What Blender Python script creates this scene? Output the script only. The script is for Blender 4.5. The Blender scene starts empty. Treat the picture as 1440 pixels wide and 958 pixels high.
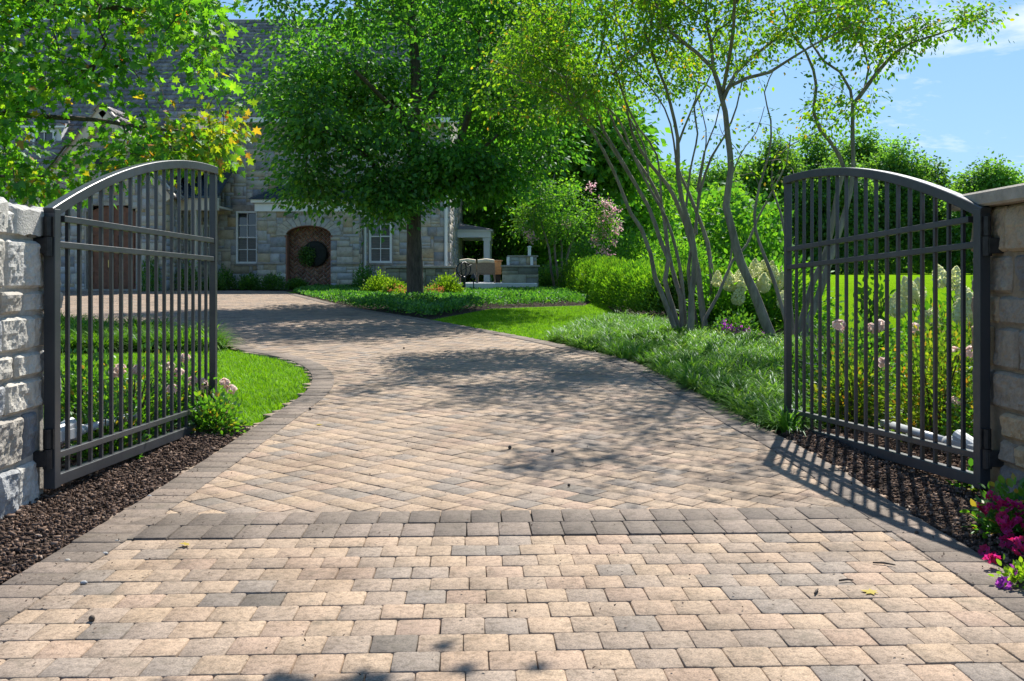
import bpy, bmesh, math, random
import numpy as np
from mathutils import Vector, Matrix, noise as mnoise
R = math.radians
rs = np.random.RandomState(7)
random.seed(7)
SC = bpy.context.scene
COL = SC.collection
FPX, HOR, EYE = 1380.0, 390.0, 1.27          # focal length and horizon in photo pixels, eye height

# ------------------------------------------------------------------ terrain
GY = np.array([-60, 5.0, 6.5, 8.0, 10.0, 13.0, 36.0, 60.0, 125.0, 300.0, 700.0])
GZ = np.array([0, 0.0, 0.015, 0.05, 0.105, 0.19, 0.88, 1.10, 1.72, 3.2, 3.2])
def g(y): return float(np.interp(y, GY, GZ))
def gv(y): return np.interp(y, GY, GZ)
def at(px, py):
    """ground point (x, y) seen at a photo position"""
    lo, hi = 1.0, 120.0
    t = (py - HOR) / FPX
    for _ in range(60):
        m = (lo + hi) / 2
        if (EYE - g(m)) / m > t: lo = m
        else: hi = m
    return ((px - 720) / FPX * lo, lo)
def P3(px, py, Y): return Vector(((px - 720) / FPX * Y, Y, EYE + (HOR - py) / FPX * Y))

# ------------------------------------------------------------------ object helpers
def tag(o, label=None, cat=None, group=None, kind=None):
    if label: o['label'] = label
    if cat: o['category'] = cat
    if group: o['group'] = group
    if kind: o['kind'] = kind
    return o
def thing(name, label, cat, loc, rz=0.0, group=None):
    o = bpy.data.objects.new(name, None); COL.objects.link(o)
    o.location = loc; o.rotation_euler = (0, 0, rz); o.empty_display_size = 0.2
    return tag(o, label, cat, group)
def root_loc(p):
    v = Vector((0, 0, 0))
    while p is not None:
        v += Vector(p.location); p = p.parent
    return v
def link(name, me, mat, parent=None):
    o = bpy.data.objects.new(name, me); COL.objects.link(o)
    if mat is not None and not me.materials: me.materials.append(mat)
    if parent is not None: o.parent = parent
    return o
def np_mesh(name, V, counts, idx, rnd=None, smooth=False):
    me = bpy.data.meshes.new(name)
    V = np.asarray(V, dtype=np.float32).reshape(-1, 3)
    idx = np.asarray(idx, dtype=np.int32).ravel(); counts = np.asarray(counts, dtype=np.int32)
    me.vertices.add(len(V)); me.vertices.foreach_set('co', V.ravel())
    me.loops.add(len(idx)); me.loops.foreach_set('vertex_index', idx)
    me.polygons.add(len(counts))
    st = np.zeros(len(counts), dtype=np.int32); st[1:] = np.cumsum(counts)[:-1]
    me.polygons.foreach_set('loop_start', st)
    if smooth: me.polygons.foreach_set('use_smooth', np.ones(len(counts), dtype=bool))
    me.update(calc_edges=True); me.validate()
    if rnd is not None and len(me.polygons) == len(rnd):
        a = me.attributes.new('rnd', 'FLOAT', 'FACE'); a.data.foreach_set('value', np.asarray(rnd, dtype=np.float32))
    return me
def inst_mesh(name, TV, faces, rnd, mat, parent=None, smooth=False, world=True):
    """TV (N,k,3): N copies of a k-vertex template, one mesh; rnd one number per copy"""
    N, k, _ = TV.shape
    if parent is not None and world: TV = TV - np.array(root_loc(parent), dtype=float)
    counts = np.tile([len(f) for f in faces], N)
    flat = np.concatenate([np.array(f) for f in faces])
    idx = (flat[None, :] + (np.arange(N) * k)[:, None])
    r = np.repeat(np.asarray(rnd), len(faces))
    me = np_mesh(name, TV.reshape(-1, 3), counts, idx, r, smooth)
    return link(name, me, mat, parent)

class MB:
    """collects world-space shapes, built as one mesh object"""
    def __init__(s): s.v = []; s.f = []; s.r = []
    def add(s, vs, fs, r=0.5):
        b = len(s.v); s.v += [tuple(v) for v in vs]
        s.f += [tuple(b + i for i in f) for f in fs]; s.r += [r] * len(fs)
    def obox(s, c, ux, uy, uz, r=0.5, ch=0.0):
        """box: centre and three half vectors; ch = chamfer in metres"""
        c, ux, uy, uz = map(Vector, (c, ux, uy, uz))
        if ch <= 0:
            vs = [c + a * ux + b * uy + d * uz for d in (-1, 1) for b in (-1, 1) for a in (-1, 1)]
            s.add(vs, [(0, 2, 3, 1), (4, 5, 7, 6), (0, 1, 5, 4), (2, 6, 7, 3), (0, 4, 6, 2), (1, 3, 7, 5)], r); return
        L = [ux.length, uy.length, uz.length]; ch = min(ch, 0.45 * min(L) * 2 * 0.5)
        k = [(l - ch) / l for l in L]
        bm = bmesh.new()
        for sx in (-1, 1):
            for sy in (-1, 1):
                for sz in (-1, 1):
                    bm.verts.new(c + sx * ux * k[0] + sy * uy * k[1] + sz * uz)
                    bm.verts.new(c + sx * ux * k[0] + sy * uy + sz * uz * k[2])
                    bm.verts.new(c + sx * ux + sy * uy * k[1] + sz * uz * k[2])
        bmesh.ops.convex_hull(bm, input=bm.verts[:])
        bmesh.ops.dissolve_limit(bm, angle_limit=0.02, verts=bm.verts[:], edges=bm.edges[:])
        bm.verts.index_update()
        s.add([v.co.copy() for v in bm.verts], [tuple(v.index for v in f.verts) for f in bm.faces], r); bm.free()
    def box(s, x0, x1, y0, y1, z0, z1, r=0.5, ch=0.0):
        s.obox(((x0 + x1) / 2, (y0 + y1) / 2, (z0 + z1) / 2), (abs(x1 - x0) / 2, 0, 0), (0, abs(y1 - y0) / 2, 0), (0, 0, abs(z1 - z0) / 2), r, ch)
    def bar(s, a, b, w, h, up=(0, 0, 1), r=0.5, ch=0.0):
        a, b = Vector(a), Vector(b); d = (b - a).normalized()
        side = d.cross(Vector(up)).normalized(); u2 = side.cross(d)
        s.obox((a + b) / 2, (b - a) / 2, side * w / 2, u2 * h / 2, r, ch)
    def tube(s, pts, rad, k=8, r=0.5, caps=True):
        pts = [Vector(p) for p in pts]; n = len(pts)
        if isinstance(rad, (int, float)): rad = [rad] * n
        d0 = (pts[1] - pts[0]).normalized()
        a = d0.orthogonal().normalized(); vs = []
        for i, p in enumerate(pts):
            if i == 0: d = d0
            elif i == n - 1: d = (pts[i] - pts[i - 1]).normalized()
            else:
                d = (pts[i + 1] - pts[i - 1])
                d = d.normalized() if d.length > 1e-6 else d0
            a = (a - d * a.dot(d)); a = a.normalized() if a.length > 1e-6 else d.orthogonal().normalized()
            b = d.cross(a)
            for j in range(k):
                t = 2 * math.pi * j / k
                vs.append(p + (a * math.cos(t) + b * math.sin(t)) * rad[i])
        fs = [(i * k + j, i * k + (j + 1) % k, (i + 1) * k + (j + 1) % k, (i + 1) * k + j) for i in range(n - 1) for j in range(k)]
        if caps: fs += [tuple(range(k - 1, -1, -1)), tuple((n - 1) * k + j for j in range(k))]
        s.add(vs, fs, r)
    def lathe(s, c, prof, k=20, r=0.5, axis='z'):
        vs = []; n = len(prof)
        for (rr, h) in prof:
            for j in range(k):
                t = 2 * math.pi * j / k
                p = (rr * math.cos(t), rr * math.sin(t), h)
                if axis == 'y': p = (p[0], h, p[1])
                vs.append(Vector(c) + Vector(p))
        fs = [(i * k + j, i * k + (j + 1) % k, (i + 1) * k + (j + 1) % k, (i + 1) * k + j) for i in range(n - 1) for j in range(k)]
        fs += [tuple(range(k - 1, -1, -1)), tuple((n - 1) * k + j for j in range(k))]
        s.add(vs, fs, r)
    def prism(s, poly, off, r=0.5):
        """polygon (3-D points) swept by the vector off"""
        off = Vector(off); n = len(poly); p = [Vector(v) for v in poly]
        s.add(p + [v + off for v in p], [tuple(range(n - 1, -1, -1)), tuple(range(n, 2 * n))] + [(i, (i + 1) % n, n + (i + 1) % n, n + i) for i in range(n)], r)
    def build(s, name, mat, parent=None, smooth=False, fix=True):
        V = np.array(s.v, dtype=float)
        if parent is not None: V = V - np.array(root_loc(parent), dtype=float)
        me = bpy.data.meshes.new(name); me.from_pydata(V.tolist(), [], s.f)
        if len(me.polygons) == len(s.r):
            a = me.attributes.new('rnd', 'FLOAT', 'FACE'); a.data.foreach_set('value', np.array(s.r, dtype=np.float32))
        if fix:
            bm = bmesh.new(); bm.from_mesh(me); bmesh.ops.recalc_face_normals(bm, faces=bm.faces[:]); bm.to_mesh(me); bm.free()
        if smooth: me.polygons.foreach_set('use_smooth', np.ones(len(me.polygons), dtype=bool))
        me.update()
        return link(name, me, mat, parent)

def inpoly(x, y, poly):
    x = np.asarray(x, float); y = np.asarray(y, float); c = np.zeros(x.shape, bool)
    n = len(poly)
    for i in range(n):
        x0, y0 = poly[i]; x1, y1 = poly[(i + 1) % n]
        if y0 == y1: continue
        c ^= ((y0 > y) != (y1 > y)) & (x < (x1 - x0) * (y - y0) / (y1 - y0) + x0)
    return c
def scatter(poly, n, r=None):
    r = r or rs
    xs = [p[0] for p in poly]; ys = [p[1] for p in poly]; X = np.empty(0); Y = np.empty(0)
    while len(X) < n:
        a = r.uniform(min(xs), max(xs), n * 2); b = r.uniform(min(ys), max(ys), n * 2)
        m = inpoly(a, b, poly); X = np.concatenate([X, a[m]]); Y = np.concatenate([Y, b[m]])
    return X[:n], Y[:n]
def sheet(name, poly, dz, mat, step=0.6):
    bm = bmesh.new(); f = bm.faces.new([bm.verts.new((x, y, 0)) for x, y in poly])
    ys = [p[1] for p in poly]
    cuts = [y for y in np.arange(min(ys) + step, max(ys), step)]
    for y in cuts:
        bmesh.ops.bisect_plane(bm, geom=bm.verts[:] + bm.edges[:] + bm.faces[:], plane_co=(0, y, 0), plane_no=(0, 1, 0))
    bmesh.ops.triangulate(bm, faces=bm.faces[:])
    for v in bm.verts: v.co.z = g(v.co.y) + dz
    bmesh.ops.recalc_face_normals(bm, faces=bm.faces[:])
    me = bpy.data.meshes.new(name); bm.to_mesh(me); bm.free()
    if len(me.polygons) and me.polygons[0].normal.z < 0: me.flip_normals()
    o = link(name, me, mat); o['kind'] = 'structure'
    return o
def n3(p, s=1.0): return mnoise.noise(Vector(p) * s)

# ------------------------------------------------------------------ materials
class NT:
    def __init__(s, name):
        s.m = bpy.data.materials.new(name); s.m.use_nodes = True; s.t = s.m.node_tree; s.t.nodes.clear()
        s.out = s.n('ShaderNodeOutputMaterial')
    def n(s, typ, **kw):
        nd = s.t.nodes.new(typ)
        for k, v in kw.items(): setattr(nd, k, v)
        return nd
    def l(s, a, b): s.t.links.new(a, b)
    def val(s, sock, v):
        if hasattr(v, 'is_output') or isinstance(v, bpy.types.NodeSocket): s.l(v, sock)
        else: sock.default_value = v
    def attr(s, name='rnd'): return s.n('ShaderNodeAttribute', attribute_name=name).outputs['Fac']
    def ramp(s, fac, stops, interp='LINEAR'):
        r = s.n('ShaderNodeValToRGB'); cr = r.color_ramp; cr.interpolation = interp
        while len(cr.elements) < len(stops): cr.elements.new(0.5)
        for e, (p, c) in zip(cr.elements, stops): e.position = p; e.color = (c[0], c[1], c[2], 1)
        s.val(r.inputs[0], fac); return r.outputs[0]
    def noise(s, scale, detail=4, rough=0.55, vec=None, dist=0.0):
        nd = s.n('ShaderNodeTexNoise'); nd.inputs['Scale'].default_value = scale; nd.inputs['Detail'].default_value = detail
        nd.inputs['Roughness'].default_value = rough; nd.inputs['Distortion'].default_value = dist
        s.l(vec or s.pos(), nd.inputs['Vector']); return nd.outputs['Fac']
    def pos(s):
        if not hasattr(s, '_p'): s._p = s.n('ShaderNodeNewGeometry').outputs['Position']
        return s._p
    def mapr(s, fac, a, b, c, d):
        m = s.n('ShaderNodeMapRange'); s.l(fac, m.inputs[0])
        for i, v in enumerate((a, b, c, d)): m.inputs[i + 1].default_value = v
        return m.outputs[0]
    def mix(s, fac, a, b, blend='MIX'):
        m = s.n('ShaderNodeMix', data_type='RGBA', blend_type=blend)
        s.val(m.inputs[0], fac); s.val(m.inputs[6], a if not isinstance(a, tuple) else (*a, 1)); s.val(m.inputs[7], b if not isinstance(b, tuple) else (*b, 1))
        return m.outputs[2]
    def bump(s, h, strength=0.3, dist=0.01):
        b = s.n('ShaderNodeBump'); b.inputs['Strength'].default_value = strength; b.inputs['Distance'].default_value = dist
        s.l(h, b.inputs['Height']); return b.outputs[0]
    def pbr(s, col, rough=0.7, metal=0.0, normal=None, spec=0.4, coat=0.0):
        p = s.n('ShaderNodeBsdfPrincipled'); s.val(p.inputs['Base Color'], col if not isinstance(col, tuple) else (*col, 1))
        s.val(p.inputs['Roughness'], rough); s.val(p.inputs['Metallic'], metal); p.inputs['Specular IOR Level'].default_value = spec
        p.inputs['Coat Weight'].default_value = coat
        if normal is not None: s.l(normal, p.inputs['Normal'])
        s.l(p.outputs[0], s.out.inputs[0]); return s.m

def plain(name, c, rough=0.6, metal=0.0, spec=0.4, var=0.12, nscale=6.0, bump=0.0, bscale=60.0, coat=0.0):
    t = NT(name)
    f = t.mapr(t.noise(nscale, 4), 0.3, 0.7, 1 - var, 1 + var)
    v = t.n('ShaderNodeVectorMath', operation='SCALE'); v.inputs[0].default_value = c; t.l(f, v.inputs['Scale'])
    nm = t.bump(t.noise(bscale, 3), bump, 0.01) if bump else None
    return t.pbr(v.outputs[0], rough, metal, nm, spec, coat)

def leafmat(name, stops, tr=0.5, trboost=(1.35, 1.25, 0.55), gloss=0.05, patch=0.25, pscale=0.8, rough=0.5, k=1.0):
    """thin leaf: diffuse + translucent + a little gloss; colour varies leaf by leaf and in broad patches"""
    t = NT(name); r = t.attr()
    c = t.ramp(r, [(p, tuple(min(.8, q * k) for q in col)) for p, col in stops])
    if patch:
        f = t.mapr(t.noise(pscale, 2), 0.3, 0.7, 1 - patch, 1 + patch)
        v = t.n('ShaderNodeVectorMath', operation='SCALE'); t.l(c, v.inputs[0]); t.l(f, v.inputs['Scale']); c = v.outputs[0]
    d = t.n('ShaderNodeBsdfDiffuse'); t.l(c, d.inputs[0])
    m2 = t.n('ShaderNodeVectorMath', operation='MULTIPLY'); t.l(c, m2.inputs[0]); m2.inputs[1].default_value = trboost
    x = t.n('ShaderNodeBsdfTranslucent'); t.l(m2.outputs[0], x.inputs[0])
    a = t.n('ShaderNodeMixShader'); a.inputs[0].default_value = tr; t.l(d.outputs[0], a.inputs[1]); t.l(x.outputs[0], a.inputs[2])
    gl = t.n('ShaderNodeBsdfGlossy'); gl.inputs['Roughness'].default_value = rough; gl.inputs[0].default_value = (0.7, 0.75, 0.8, 1)
    b = t.n('ShaderNodeMixShader'); b.inputs[0].default_value = gloss * .6; t.l(a.outputs[0], b.inputs[1]); t.l(gl.outputs[0], b.inputs[2])
    t.l(b.outputs[0], t.out.inputs[0]); return t.m

M = {}
def pavermat(name, stops, dirt=0.6):
    t = NT(name); c = t.ramp(t.attr(), stops)
    fine = t.noise(170, 4, 0.85); med = t.noise(38, 4, 0.6); big = t.noise(1.1, 5, 0.62)
    c = t.mix(0.8, c, t.ramp(fine, [(0.34, (0.35, 0.34, 0.33)), (0.5, (1, 1, 1)), (0.66, (1.5, 1.46, 1.4))]), 'MULTIPLY')
    c = t.mix(0.6, c, t.ramp(med, [(0.34, (0.5, 0.47, 0.43)), (0.5, (1, 1, 1)), (0.7, (1.2, 1.16, 1.12))]), 'MULTIPLY')
    c = t.mix(dirt, c, t.ramp(big, [(0.34, (0.62, 0.59, 0.56)), (0.5, (1, 1, 1)), (0.7, (1.16, 1.12, 1.1))]), 'MULTIPLY')
    c = t.mix(0.5, c, t.ramp(t.noise(2.6, 6, 0.7), [(0.36, (0.72, 0.70, 0.66)), (0.52, (1, 1, 1)), (0.7, (1.1, 1.08, 1.08))]), 'MULTIPLY')
    st = t.noise(5.5, 6, 0.75)
    c = t.mix(t.mapr(st, 0.55, 0.72, 0, 0.62), c, (0.10, 0.085, 0.06))
    return t.pbr(c, 0.85, 0, t.bump(med, 0.35, 0.006), 0.25)
TAN = [(0.0, (0.195, 0.165, 0.138)), (0.14, (0.225, 0.186, 0.152)), (0.28, (0.255, 0.199, 0.153)), (0.5, (0.295, 0.222, 0.160)), (0.7, (0.325, 0.242, 0.168)), (0.9, (0.295, 0.212, 0.156)), (1.0, (0.13, 0.11, 0.09))]
M['paver'] = pavermat('tan_paver', TAN)
M['paver_grey'] = pavermat('grey_paver', [(0, (0.115, 0.094, 0.078)), (0.5, (0.155, 0.125, 0.101)), (1, (0.205, 0.162, 0.13))])
M['joint'] = plain('joint_sand', (0.075, 0.056, 0.038), 0.95, var=0.4, nscale=30)
def stonemat(name, stops, bump=0.5, scale=14.0):
    t = NT(name); c = t.ramp(t.attr(), stops)
    n1 = t.noise(scale, 6, 0.65); n2 = t.noise(scale * 6, 3, 0.6)
    c = t.mix(0.7, c, t.ramp(n1, [(0.3, (0.6, 0.58, 0.56)), (0.5, (1, 1, 1)), (0.72, (1.25, 1.22, 1.15))]), 'MULTIPLY')
    c = t.mix(0.4, c, t.ramp(n2, [(0.3, (0.7, 0.7, 0.7)), (0.6, (1.1, 1.1, 1.1))]), 'MULTIPLY')
    return t.pbr(c, 0.85, 0, t.bump(n2, bump, 0.008), 0.3)
M['house_stone'] = stonemat('house_stone', [(0, (0.24, 0.24, 0.245)), (0.2, (0.34, 0.34, 0.345)), (0.42, (0.42, 0.41, 0.39)), (0.6, (0.46, 0.42, 0.35)), (0.8, (0.47, 0.41, 0.31)), (0.92, (0.43, 0.33, 0.20)), (1, (0.50, 0.47, 0.42))], 0.4, 5.0)
M['pier_cool'] = stonemat('blue_grey_rock', [(0, (0.17, 0.175, 0.185)), (0.3, (0.30, 0.305, 0.31)), (0.6, (0.42, 0.41, 0.385)), (0.85, (0.45, 0.42, 0.365)), (1, (0.33, 0.295, 0.25))], 0.7)
M['pier_warm'] = stonemat('warm_rock', [(0, (0.13, 0.125, 0.125)), (0.3, (0.24, 0.205, 0.165)), (0.6, (0.33, 0.26, 0.18)), (0.85, (0.37, 0.27, 0.16)), (1, (0.25, 0.215, 0.175))], 0.7)
M['kitchen_stone'] = stonemat('patio_stone', [(0, (0.15, 0.15, 0.13)), (0.5, (0.25, 0.24, 0.18)), (1, (0.36, 0.33, 0.24))], 0.4, 5.0)
M['mortar'] = plain('mortar', (0.34, 0.31, 0.27), 0.95, var=0.2, nscale=20, bump=0.4)
M['mortar_tan'] = plain('mortar_tan', (0.20, 0.155, 0.105), 0.95, var=0.2, nscale=20, bump=0.4)
M['cap_stone'] = plain('cap_stone', (0.30, 0.265, 0.22), 0.85, var=0.25, nscale=9, bump=0.5)
M['slate'] = stonemat('roof_slate', [(0, (0.15, 0.138, 0.145)), (0.5, (0.245, 0.222, 0.22)), (1, (0.33, 0.295, 0.28))], 0.3, 3.0)
M['white'] = plain('white_paint', (0.78, 0.77, 0.74), 0.5, var=0.04)
M['cream'] = plain('cream_trim', (0.60, 0.53, 0.43), 0.6, var=0.06)
M['metal_roof'] = plain('standing_seam', (0.05, 0.075, 0.10), 0.35, 0.5, var=0.1)
M['door'] = plain('door_wood', (0.16, 0.055, 0.025), 0.45, var=0.3, nscale=8)
M['brass'] = plain('brass', (0.5, 0.36, 0.14), 0.3, 1.0)
t = NT('window_glass'); M['glass'] = t.pbr((0.03, 0.035, 0.04), 0.06, 0, None, 0.8)
M['shutter'] = plain('louvre_blind', (0.13, 0.12, 0.10), 0.6, var=0.1)
M['brick'] = stonemat('red_brick', [(0, (0.17, 0.085, 0.06)), (0.5, (0.27, 0.13, 0.085)), (1, (0.36, 0.20, 0.13))], 0.4, 6.0)
M['iron'] = plain('black_iron', (0.012, 0.012, 0.014), 0.45, var=0.1)
t = NT('gate_paint')
nz = t.noise(3.0, 4)
M['gate'] = t.pbr(t.ramp(nz, [(0.3, (0.026, 0.028, 0.033)), (0.7, (0.046, 0.048, 0.053))]), t.mapr(t.noise(25, 4), 0.3, 0.7, 0.32, 0.5), 0.0, None, 0.5, 0.1)
M['hinge'] = plain('hinge_steel', (0.022, 0.020, 0.020), 0.5, 0.2, var=0.5, nscale=30)
M['silver'] = plain('silver_case', (0.42, 0.43, 0.44), 0.35, 0.15, var=0.05)
M['white_case'] = plain('white_plastic', (0.75, 0.74, 0.70), 0.45, var=0.05)
M['cable'] = plain('black_rubber', (0.012, 0.012, 0.012), 0.6)
M['wicker'] = plain('wicker', (0.20, 0.155, 0.115), 0.7, var=0.3, nscale=40)
M['cushion'] = plain('tan_cushion', (0.62, 0.52, 0.38), 0.85, var=0.08)
M['wood'] = plain('orange_wood', (0.42, 0.24, 0.11), 0.55, var=0.2, nscale=12)
M['patio'] = plain('pale_patio', (0.62, 0.60, 0.58), 0.85, var=0.1, nscale=3)
M['steel'] = plain('stainless', (0.6, 0.61, 0.62), 0.25, 0.9, var=0.05)
def barkmat(name, a, b, sc=9.0):
    t = NT(name); mp = t.n('ShaderNodeMapping'); mp.inputs['Scale'].default_value = (1, 1, 0.22); t.l(t.pos(), mp.inputs[0])
    n1 = t.noise(sc * 2.2, 6, 0.7, mp.outputs[0]); n2 = t.noise(sc * 0.35, 3)
    c = t.ramp(n1, [(0.32, a), (0.66, b)])
    c = t.mix(0.5, c, t.ramp(n2, [(0.35, (0.65, 0.66, 0.68)), (0.65, (1.2, 1.15, 1.1))]), 'MULTIPLY')
    return t.pbr(c, 0.85, 0, t.bump(n1, 0.7, 0.02), 0.2)
M['bark'] = barkmat('oak_bark', (0.045, 0.036, 0.030), (0.13, 0.10, 0.08))
M['crape_bark'] = barkmat('crape_bark', (0.12, 0.10, 0.085), (0.27, 0.235, 0.20), 6)
M['twig'] = plain('shrub_twig', (0.07, 0.05, 0.035), 0.8, var=0.3)
# foliage albedos
M['lf_maple'] = leafmat('maple_leaf', [(0, (0.020, 0.062, 0.008)), (0.5, (0.042, 0.118, 0.011)), (0.85, (0.078, 0.165, 0.013)), (0.965, (0.115, 0.18, 0.015)), (0.985, (0.22, 0.15, 0.02)), (1, (0.20, 0.055, 0.02))], 0.55, (1.9, 2.0, 0.6), 0.05, k=1.75)
M['lf_turn'] = leafmat('turning_leaf', [(0, (0.05, 0.12, 0.012)), (0.5, (0.10, 0.185, 0.014)), (0.78, (0.165, 0.20, 0.016)), (0.92, (0.26, 0.17, 0.02)), (1, (0.27, 0.085, 0.02))], 0.5, (1.7, 1.7, 0.6), 0.05, k=1.30)
M['lf_oak'] = leafmat('shade_tree_leaf', [(0, (0.016, 0.055, 0.012)), (0.5, (0.032, 0.090, 0.016)), (0.85, (0.055, 0.125, 0.018)), (1, (0.09, 0.155, 0.02))], 0.45, (1.9, 2.1, 0.6), 0.06, k=2.0)
M['lf_crape'] = leafmat('crape_leaf', [(0, (0.045, 0.115, 0.011)), (0.5, (0.085, 0.175, 0.013)), (0.86, (0.14, 0.22, 0.016)), (0.965, (0.19, 0.20, 0.02)), (1, (0.30, 0.13, 0.03))], 0.5, (1.7, 1.8, 0.6), 0.05, k=1.5)
M['lf_back'] = leafmat('background_leaf', [(0, (0.025, 0.075, 0.014)), (0.5, (0.05, 0.12, 0.016)), (1, (0.10, 0.17, 0.02))], 0.45, (1.8, 2.0, 0.6), 0.04, 0.3, 0.35, k=1.8)
M['lf_far'] = leafmat('far_leaf', [(0, (0.028, 0.072, 0.020)), (0.5, (0.05, 0.105, 0.022)), (1, (0.085, 0.145, 0.026))], 0.52, (2.0, 2.1, 0.7), 0.04, 0.3, 0.12, k=1.9)
M['lf_hedge'] = leafmat('hedge_leaf', [(0, (0.032, 0.09, 0.010)), (0.5, (0.068, 0.15, 0.012)), (1, (0.14, 0.23, 0.016))], 0.4, (1.7, 1.9, 0.6), 0.05, k=1.35)
M['lf_shrub'] = leafmat('shrub_leaf', [(0, (0.025, 0.075, 0.014)), (0.5, (0.05, 0.12, 0.018)), (1, (0.10, 0.18, 0.02))], 0.42, (1.6, 1.8, 0.6), 0.06, k=1.30)
M['lf_lime'] = leafmat('lime_leaf', [(0, (0.08, 0.17, 0.012)), (0.5, (0.15, 0.26, 0.015)), (1, (0.25, 0.34, 0.03))], 0.45, (1.4, 1.5, 0.6), 0.05)
M['lf_rose'] = leafmat('rose_leaf', [(0, (0.03, 0.09, 0.014)), (0.5, (0.06, 0.145, 0.016)), (0.9, (0.12, 0.21, 0.02)), (1, (0.28, 0.14, 0.03))], 0.45, (1.6, 1.8, 0.6), 0.07, k=1.30)
M['lf_spirea'] = leafmat('golden_leaf', [(0, (0.06, 0.13, 0.014)), (0.5, (0.13, 0.22, 0.018)), (0.85, (0.26, 0.30, 0.025)), (1, (0.38, 0.17, 0.03))], 0.45, (1.4, 1.5, 0.6), 0.05)
M['lf_hyd'] = leafmat('hydrangea_leaf', [(0, (0.035, 0.11, 0.014)), (0.5, (0.07, 0.17, 0.016)), (1, (0.13, 0.24, 0.02))], 0.45, (1.6, 1.8, 0.6), 0.05, k=1.25)
M['lf_cover'] = leafmat('cover_leaf', [(0, (0.018, 0.062, 0.014)), (0.5, (0.035, 0.10, 0.018)), (1, (0.085, 0.17, 0.022))], 0.4, (1.6, 1.8, 0.6), 0.06, 0.3, 1.2, k=1.9)
M['lf_liri'] = leafmat('liriope_blade', [(0, (0.04, 0.11, 0.018)), (0.5, (0.082, 0.175, 0.026)), (0.82, (0.15, 0.25, 0.045)), (1, (0.38, 0.43, 0.20))], 0.42, (1.5, 1.6, 0.5), 0.035, 0.25, 2.0, 0.4, k=1.35)
M['lf_grass'] = leafmat('grass_blade', [(0, (0.075, 0.175, 0.006)), (0.5, (0.125, 0.255, 0.007)), (1, (0.19, 0.315, 0.011))], 0.4, (1.3, 1.4, 0.6), 0.03, 0.12, 2.5, k=1.3)
M['pink'] = leafmat('pink_petal', [(0, (0.62, 0.26, 0.36)), (0.5, (0.72, 0.42, 0.48)), (1, (0.8, 0.6, 0.6))], 0.55, (1, 1, 1), 0.03, 0)
M['pale_pink'] = leafmat('blush_petal', [(0, (0.72, 0.48, 0.42)), (0.5, (0.8, 0.62, 0.55)), (1, (0.82, 0.74, 0.66))], 0.55, (1, 1, 1), 0.03, 0)
M['cream_petal'] = leafmat('cream_petal', [(0, (0.72, 0.74, 0.30)), (0.5, (0.86, 0.83, 0.48)), (1, (0.88, 0.80, 0.60))], 0.55, (1, 1, 1), 0.02, 0)
M['magenta'] = leafmat('magenta_petal', [(0, (0.35, 0.01, 0.06)), (0.6, (0.48, 0.015, 0.12)), (1, (0.55, 0.03, 0.25))], 0.55, (1, 1, 1), 0.03, 0)
M['purple'] = leafmat('purple_petal', [(0, (0.32, 0.05, 0.42)), (0.6, (0.5, 0.08, 0.5)), (1, (0.62, 0.14, 0.5))], 0.55, (1, 1, 1), 0.03, 0)
M['lilac'] = leafmat('lilac_petal', [(0, (0.36, 0.28, 0.5)), (1, (0.5, 0.42, 0.62))], 0.3, (1, 1, 1), 0.03, 0)
M['orange_petal'] = leafmat('orange_petal', [(0, (0.55, 0.15, 0.06)), (1, (0.7, 0.35, 0.1))], 0.3, (1, 1, 1), 0.03, 0)
M['chip'] = leafmat('mulch_chip', [(0, (0.035, 0.023, 0.017)), (0.5, (0.105, 0.068, 0.049)), (0.85, (0.22, 0.15, 0.11)), (1, (0.40, 0.31, 0.24))], 0.0, (1, 1, 1), 0.02, 0.2, 3.0)
t = NT('mulch'); mn = t.noise(60, 5, 0.7)
M['mulch'] = t.pbr(t.ramp(mn, [(0.3, (0.02, 0.014, 0.011)), (0.55, (0.055, 0.038, 0.029)), (0.8, (0.12, 0.09, 0.07))]), 0.95, 0, t.bump(mn, 1.0, 0.03), 0.15)
t = NT('lawn'); n1 = t.noise(9, 6, 0.75); n2 = t.noise(0.25, 3); n3_ = t.noise(140, 2, 0.8)
c = t.ramp(n1, [(0.3, (0.09, 0.205, 0.006)), (0.5, (0.14, 0.28, 0.008)), (0.72, (0.195, 0.335, 0.011))])
c = t.mix(0.6, c, t.ramp(n2, [(0.35, (0.82, 0.86, 0.8)), (0.65, (1.12, 1.06, 1.0))]), 'MULTIPLY')
c = t.mix(0.6, c, t.ramp(n3_, [(0.3, (0.6, 0.65, 0.5)), (0.6, (1.15, 1.12, 1.0))]), 'MULTIPLY')
M['lawn'] = t.pbr(c, 1.0, 0, t.bump(n3_, 0.8, 0.03), 0.0)
# ------------------------------------------------------------------ ground
LX, RX = -2.05, 2.08
def make_ground():
    ys = np.unique(np.concatenate([np.arange(-40, 60, 1.0), np.arange(60, 130, 5.0), [130, 160, 200, 260, 320, 400, 500, 700]]))
    xs = np.array([-400, -150, -60, -30, -15, -5, 0, 5, 15, 30, 60, 150, 400], float)
    V = np.array([[x, y, gv(y)] for y in ys for x in xs]); nx = len(xs)
    F = [(j * nx + i, j * nx + i + 1, (j + 1) * nx + i + 1, (j + 1) * nx + i) for j in range(len(ys) - 1) for i in range(nx - 1)]
    me = np_mesh('ground', V, [4] * len(F), np.array(F)); o = link('ground', me, M['lawn']); o['kind'] = 'structure'
make_ground()

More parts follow.
